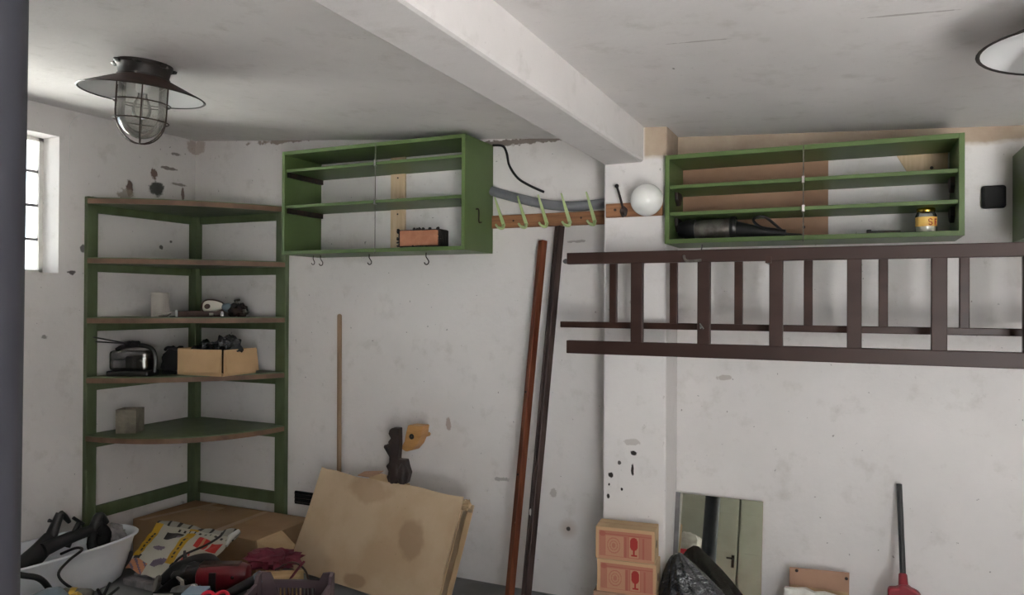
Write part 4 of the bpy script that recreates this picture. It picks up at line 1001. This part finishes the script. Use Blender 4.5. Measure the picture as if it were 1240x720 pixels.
t = thing('jigsaw', 'glossy dark red power tool with a black slot on the tool pile', 'power tool', (-2.74, 2.70, 0.11), (0, 0, 0.45))
bdy = MB(); rings = []
for i, (x, ry, rz) in enumerate(((-0.125, 0.03, 0.03), (-0.115, 0.05, 0.05), (-0.06, 0.058, 0.062), (0.02, 0.058, 0.066), (0.085, 0.055, 0.064), (0.115, 0.045, 0.052), (0.122, 0.03, 0.036))):
    rings.append([Vector((x, ry * math.copysign(abs(math.cos(a)) ** 0.7, math.cos(a)), 0.068 + rz * math.copysign(abs(math.sin(a)) ** 0.7, math.sin(a)))) for a in [2 * PI * k / 24 for k in range(24)]])
bdy.loft(rings).build('body', 'red_plastic', t, smooth=True)
MB().box(-0.052, -0.0605, 0.012, -0.018, -0.05, 0.108).build('slot', 'black_matte', t, bevel=0.003)
MB().lathe([(0.008, 0), (0.008, -0.004), (0.001, -0.005)], 10, (-0.09, -0.056, 0.045), ax=(0, 1, 0)).build('screw', 'chrome', t, smooth=True)
MB().lathe([(0.008, 0), (0.008, -0.004), (0.001, -0.005)], 10, (0.06, -0.056, 0.085), ax=(0, 1, 0)).build('screw', 'chrome', t, smooth=True)
MB().box(-0.11, -0.03, 0.122, 0.08, 0.03, 0.137).build('top_plate', 'pot_brown', t, bevel=0.006)
t = tag(MB().blob((0, 0, 0), (0.125, 0.075, 0.045), 17, 0.6, 3.2, 34, 18).build('red_rag', 'red_cloth', None, smooth=True), 'crumpled dark red rag on the tool pile by the wood block', 'rag')
t.location = (-2.60, 2.88, 0.232); t.rotation_euler = (0, 0, 0.3)
t = thing('wood_block', 'pale wooden block beside the mauve crate', 'wood block', (-2.47, 2.80, 0.0), (0, 0, 0.5))
MB().box(-0.10, -0.06, 0.0, 0.085, 0.07, 0.195).build('block', 'wood_block', t, bevel=0.004)
MB().tube(smoothpath([(0.09, 0.05, 0.24), (0.06, -0.02, 0.21), (0.035, -0.066, 0.17), (0.04, -0.068, 0.12)]), 0.006, 8).build('red_wire', 'red_cloth', t, smooth=True)
MB().tube(smoothpath([(-0.05, 0.06, 0.20), (0.03, 0.06, 0.235), (0.10, 0.02, 0.21), (0.13, -0.03, 0.15), (0.14, -0.04, 0.05)]), 0.005, 8).build('grey_wire', 'pot_brown', t, smooth=True)
t = thing('blue_box', 'small blue cardboard box among the tools', 'box', (-2.66, 2.46, 0.0), (0, 0, 0.42))
MB().box(-0.05, -0.05, 0.0, 0.045, 0.05, 0.205).build('box_body', 'blue_box', t, bevel=0.003)
MB().box(-0.048, -0.048, 0.205, 0.043, 0.048, 0.212).build('box_top', 'pale_blue', t, bevel=0.002)
t = thing('steel_fittings', 'bright steel pipe fitting lying in the black tool case', 'pipe fitting', (-2.795, 2.51, 0.115), (0, 0, 0.4))
MB().lathe([(0.001, -0.05), (0.028, -0.05), (0.032, -0.02), (0.024, 0.0), (0.024, 0.05), (0.001, 0.052)], 18, (0, 0, 0.05), ax=(1, -0.2, 0.3)).build('fitting', 'grey_metal', t, smooth=True)
MB().blob((0.055, -0.01, 0.07), 0.022, 1, 0.0, 1, 14, 10).build('ball', 'chrome', t, smooth=True)
t = thing('pliers', 'pliers with bright red looped handles by the blue box', 'pliers', (-2.53, 2.44, 0.0), (0, 0, 0.5))
for s_ in (-1, 1):
    MB().tube([(s_ * 0.03 + 0.028 * math.cos(a), 0.0 + 0.018 * math.sin(a) , 0.205 + 0.020 * math.sin(a)) for a in [2 * PI * i / 18 for i in range(19)]], 0.008, 8, False).build('handle', 'red_bright', t, smooth=True)
    MB().tube([(s_ * 0.03, 0.0, 0.187), (0, 0.0, 0.10), (-s_ * 0.012, 0, 0.0)], [0.008, 0.010, 0.005], 8).build('jaw', 'black_iron', t, smooth=True)
t = thing('torch', 'black rubber torch lying slantwise between the red tool and mauve crate', 'torch', (-2.56, 2.58, 0.0), (0, 0, 0.6))
MB().tube([(-0.09, 0, 0.135), (-0.02, 0, 0.17), (0.05, 0, 0.205), (0.10, 0, 0.225)], [0.020, 0.022, 0.023, 0.028], 14).build('barrel', 'black_rubber', t, smooth=True)
MB().tube([(0.10, 0, 0.225), (0.125, 0, 0.237)], [0.032, 0.034], 14).build('head', 'bluegrey', t, smooth=True)
MB().box(-0.06, -0.04, 0.0, 0.05, 0.04, 0.125).build('stand', 'black_plastic', t, bevel=0.004)

# mauve fruit crate
t = thing('plastic_crate', 'mauve slotted plastic fruit crate with raised corners', 'crate', (-2.215, 2.505, 0.0), (0, 0, 0.41))
CW, CD, CH = 0.33, 0.42, 0.235
def crate_wall(p, q, hgt, n):
    m_ = MB(); p, q = Vector(p), Vector(q); d = (q - p)
    m_.bar(p + Vector((0, 0, hgt - 0.018)), q + Vector((0, 0, hgt - 0.018)), 0.016, 0.036, (0, 0, 1))
    m_.bar(p + Vector((0, 0, 0.03)), q + Vector((0, 0, 0.03)), 0.012, 0.06, (0, 0, 1))
    rim = m_.build('crate_wall', 'crate_mauve', t, bevel=0.002)
    for i in range(n):
        a = p + d * ((i + 0.5) / n)
        MB().box(a.x - (0.004 if abs(d.x) > 0.1 else 0.005), a.y - (0.005 if abs(d.x) > 0.1 else 0.004), 0.055, a.x + (0.004 if abs(d.x) > 0.1 else 0.005), a.y + (0.005 if abs(d.x) > 0.1 else 0.004), hgt - 0.03).build('slat', 'crate_mauve', rim)
crate_wall((-CW / 2, CD / 2, 0), (CW / 2, CD / 2, 0), CH, 18); crate_wall((-CW / 2, -CD / 2, 0), (CW / 2, -CD / 2, 0), CH, 18)
crate_wall((-CW / 2, -CD / 2, 0), (-CW / 2, CD / 2, 0), CH, 20); crate_wall((CW / 2, -CD / 2, 0), (CW / 2, CD / 2, 0), CH, 20)
MB().box(-CW / 2, -CD / 2, 0.0, CW / 2, CD / 2, 0.012).build('crate_floor', 'crate_mauve', t)
for sx in (-1, 1):
    for sy in (-1, 1):
        cx_, cy_ = sx * CW / 2, sy * CD / 2; m_ = MB()
        m_.prism([(0, 0), (-sx * 0.095, 0), (-sx * 0.075, CH - 0.03), (-sx * 0.06, CH), (-sx * 0.045, CH + 0.032), (0, CH + 0.036)], lambda x, z: (cx_ + x, cy_ + 0.009, z), lambda x, z: (cx_ + x, cy_ - 0.009, z))
        m_.prism([(0, 0), (-sy * 0.095, 0), (-sy * 0.06, CH), (-sy * 0.045, CH + 0.032), (0, CH + 0.036)], lambda y, z: (cx_ + 0.009, cy_ + y, z), lambda y, z: (cx_ - 0.009, cy_ + y, z))
        m_.build('corner_post', 'crate_mauve', t, bevel=0.003)

# ------------------------------------------------------------------ stacked cartons by the pillar
kraft, kraft2, pred, pred2, dred = S(190, 154, 118), S(182, 134, 106), S(172, 112, 92), S(164, 94, 78), S(156, 44, 38)
def carton_col(u, v):
    def inr(a, b_, c_, d_): return a < u < b_ and c_ < v < d_
    def fr(a, b_, c_, d_, w): return inr(a, b_, c_, d_) and not inr(a + w, b_ - w, c_ + w * 1.7, d_ - w * 1.7)
    if u < 0.055 or v > 0.90 or v < 0.07 or u > 0.955: return kraft if not (v < 0.07 and u > 0.05) else kraft2
    # goblet
    gx, gy = (u - 0.655) / 0.066, (v - 0.55) / 0.20
    if (abs(gx) ** 2.6 + abs(gy) ** 2.6 < 1): return dred
    if abs(u - 0.655) < 0.011 and 0.17 < v < 0.4: return dred
    if abs(u - 0.655) < 0.05 and 0.17 < v < 0.21: return dred
    if fr(0.555, 0.755, 0.10, 0.78, 0.012): return pred2
    if inr(0.567, 0.743, 0.12, 0.76): return kraft2
    if ((u - 0.115) / 0.055) ** 2 + ((v - 0.80) / 0.085) ** 2 < 1: return pred2
    if inr(0.06, 0.95, 0.78, 0.815) or inr(0.06, 0.95, 0.86, 0.875): return pred2
    if inr(0.17, 0.48, 0.12, 0.75):
        d = math.hypot((u - 0.31) / 0.115, (v - 0.45) / 0.255)
        if 0.86 < d < 1.0 or 0.50 < d < 0.62: return pred
        if d < 0.3: return pred
        return kraft2
    if inr(0.485, 0.535, 0.10, 0.75): return pred2
    if inr(0.80, 0.83, 0.10, 0.75): return pred2
    if inr(0.06, 0.95, 0.10, 0.9): return pred
    return kraft2
def carton(label, x, y, z, w, d, h, rz, printed=True):
    t = thing('glass_carton', label, 'carton', (x, y, z), (0, 0, rz), 'stacked cartons by the pillar')
    MB().box(-w / 2, 0.002, 0, w / 2, d, h).build('carton_body', 'card_pale', t, bevel=0.003)
    printed_sheet('printed_front', lambda u, v: Vector((-w / 2 + 0.002 + (w - 0.004) * u, 0.0012, 0.002 + (h - 0.004) * v)), carton_col, 100, 60, 'carton_print', t)
    MB().prism([(0.010 * math.cos(a), 0.018 * math.sin(a)) for a in [2 * PI * i / 14 for i in range(14)]], lambda a, b_: (w / 2 + 0.001, d * 0.42 + a, h * 0.52 + b_), lambda a, b_: (w / 2 - 0.002, d * 0.42 + a, h * 0.52 + b_)).build('hand_hole', 'black_matte', t)
    MB().add([(-w / 2, d * 0.5 - 0.001, h), (w / 2, d * 0.5 - 0.001, h), (w / 2, d * 0.5 + 0.001, h), (-w / 2, d * 0.5 + 0.001, h), (-w / 2, d * 0.5 - 0.001, h + 0.001), (w / 2, d * 0.5 - 0.001, h + 0.001), (w / 2, d * 0.5 + 0.001, h + 0.001), (-w / 2, d * 0.5 + 0.001, h + 0.001)],
             [(0, 3, 2, 1), (4, 5, 6, 7), (0, 1, 5, 4), (1, 2, 6, 5), (2, 3, 7, 6), (3, 0, 4, 7)]).build('flap_seam', 'card_brown', t)
CX, CYY = -0.912, 3.205
carton('upper red-printed carton with a goblet mark, stacked by the pillar', CX, CYY, 0.364, 0.262, 0.125, 0.143, 0.10)
carton('lower red-printed carton with a goblet mark under its twin', CX + 0.006, CYY + 0.002, 0.220, 0.262, 0.125, 0.1435, 0.085)
t = thing('base_carton', 'plain brown carton at the bottom of the printed stack', 'carton', (CX, 3.20, 0), (0, 0, 0.06))
MB().box(-0.14, 0, 0, 0.14, 0.135, 0.2195).build('carton_body', 'card_brown', t, bevel=0.003)
MB().box(-0.141, 0.05, 0.05, 0.141, 0.09, 0.2197).build('tape_strip', 'tape', t)

# ------------------------------------------------------------------ mirror, bag, board, brush
t = thing('wall_mirror', 'frameless mirror leaning on the wall beside the pillar', 'mirror', (-0.565, 3.445, 0.0), (math.radians(-12.5), 0, math.radians(1.0)))
MB().box(-0.178, 0.0, 0.0, 0.195, 0.004, 0.612).build('mirror_glass', 'mirror_silver', t)
MB().box(-0.178, 0.005, 0.0, 0.195, 0.012, 0.612).build('backing', 'hardboard', t)
MB().box(-0.200, -0.004, 0.0, -0.179, 0.012, 0.615).build('edge_strip', 'frame_metal', t)
bag = MB(); rings = []; NB_ = 60
for i, (z, rx, ry) in enumerate(((0.0, 0.19, 0.095), (0.04, 0.205, 0.11), (0.10, 0.195, 0.108), (0.16, 0.175, 0.10), (0.21, 0.15, 0.09), (0.26, 0.122, 0.075), (0.31, 0.092, 0.058), (0.35, 0.062, 0.042), (0.38, 0.036, 0.028), (0.40, 0.012, 0.012))):
    lean_ = -0.135 * min(z / 0.37, 1.0) ** 1.3
    rg = []
    for k in range(NB_):
        a = 2 * PI * k / NB_
        fold = 1 + (0.10 * math.sin(a * 7 + z * 6) + 0.07 * math.sin(a * 13 + 1.3 - z * 9)) * (0.45 + z * 1.6) + 0.10 * NZ.noise(Vector((math.cos(a) * 2, math.sin(a) * 2, z * 7)))
        rg.append(Vector((lean_ + rx * fold * math.cos(a), ry * fold * math.sin(a), z)))
    rings.append(rg)
bag.loft(rings)
o = bag.build('rubbish_bag', 'black_bag', None, smooth=True)
o.location = (-0.560, 3.305, 0.0)
tag(o, 'shiny black plastic rubbish bag in front of the mirror', 'plastic bag')
t = thing('cardboard_sheet', 'torn brown cardboard panel leaning on the wall beside the mirror', 'cardboard', (-0.135, 3.50, 0.0), (math.radians(-6), 0, 0.02))
MB().add([(-0.122, 0, 0), (0.118, 0, 0), (0.122, 0, 0.345), (-0.05, 0, 0.338), (-0.12, 0, 0.335), (-0.122, 0.008, 0), (0.118, 0.008, 0), (0.122, 0.008, 0.345), (-0.05, 0.008, 0.338), (-0.12, 0.008, 0.335)],
         [(0, 1, 2, 3, 4), (9, 8, 7, 6, 5), (0, 5, 6, 1), (1, 6, 7, 2), (2, 7, 8, 3), (3, 8, 9, 4), (4, 9, 5, 0)]).build('panel', 'card_brown', t)
MB().box(-0.118, -0.0015, 0.24, 0.118, -0.0002, 0.262).build('crease', 'card_pale', t)
for x, z in ((-0.09, 0.325), (0.11, 0.32)): MB().blob((x, -0.001, z), (0.007, 0.003, 0.007), 1, 0, 1, 8, 6).build('staple', 'black_iron', t)
t = thing('foam_slab', 'broken white foam slab in front of the torn cardboard panel', 'foam', (-0.17, 3.425, 0.0), (math.radians(-4), 0, 0))
MB().prism([(-0.10, 0), (0.14, 0), (0.15, 0.262), (0.06, 0.275), (0.02, 0.268), (-0.015, 0.28), (-0.06, 0.272), (-0.102, 0.27)], lambda x, z: (x, 0, z), lambda x, z: (x, 0.035, z)).build('slab', 'foam_white', t, bevel=0.005)
MB().box(-0.09, -0.004, 0.06, 0.13, 0.001, 0.075).build('groove', 'grey_cloth', t)

t = thing('floor_brush', 'red brush head on a long black handle leaning on the wall', 'brush', (0.187, 3.43, 0.0))
MB().tube([(0.0, 0.02, 0.36), (-0.009, 0.155, 0.735)], 0.0115, 14).build('handle', 'black_plastic', t, smooth=True)
MB().lathe([(0.010, 0), (0.019, 0.003), (0.016, 0.045), (0.012, 0.05)], 16, (0.0, 0.017, 0.35), ax=(-0.02, 0.34, 0.94), caps=True).build('socket', 'red_brush', t, smooth=True)
MB().prism([(-0.055, 0.0), (-0.058, 0.335), (-0.05, 0.342), (-0.02, 0.348), (-0.012, 0.362), (0.014, 0.362), (0.03, 0.35), (0.055, 0.34), (0.064, 0.325), (0.06, 0.0)], lambda x, z: (x, -0.01, z), lambda x, z: (x, 0.03, z)).build('blade', 'red_brush', t, bevel=0.008)
MB().box(-0.05, -0.014, 0.08, 0.05, -0.008, 0.30).build('stiffening_rib', 'red_brush', t, bevel=0.004)

# ------------------------------------------------------------------ behind the camera (reflected in the mirror)
t = thing('red_crate', 'red plastic crate with white sacks standing by the grey door', 'crate', (-1.46, -1.25, 0), (0, 0, 0.2))
for a in ((-0.2, -0.15, 0, 0.2, 0.15, 0.02), (-0.2, -0.15, 0.02, 0.2, -0.13, 0.92), (-0.2, 0.13, 0.02, 0.2, 0.15, 0.92), (-0.2, -0.13, 0.02, -0.18, 0.13, 0.92), (0.18, -0.13, 0.02, 0.2, 0.13, 0.92)):
    MB().box(*a).build('crate_wall', 'red_bright', t, bevel=0.004)
o = MB().blob((0, 0, 0), (0.165, 0.115, 0.14), 41, 0.35, 2.2, 24, 16).build('white_sack', 'foam_white', None, smooth=True); o.location = (-1.46, -1.25, 0.97)
tag(o, 'white sack bulging out of the red crate by the grey door', 'sack')
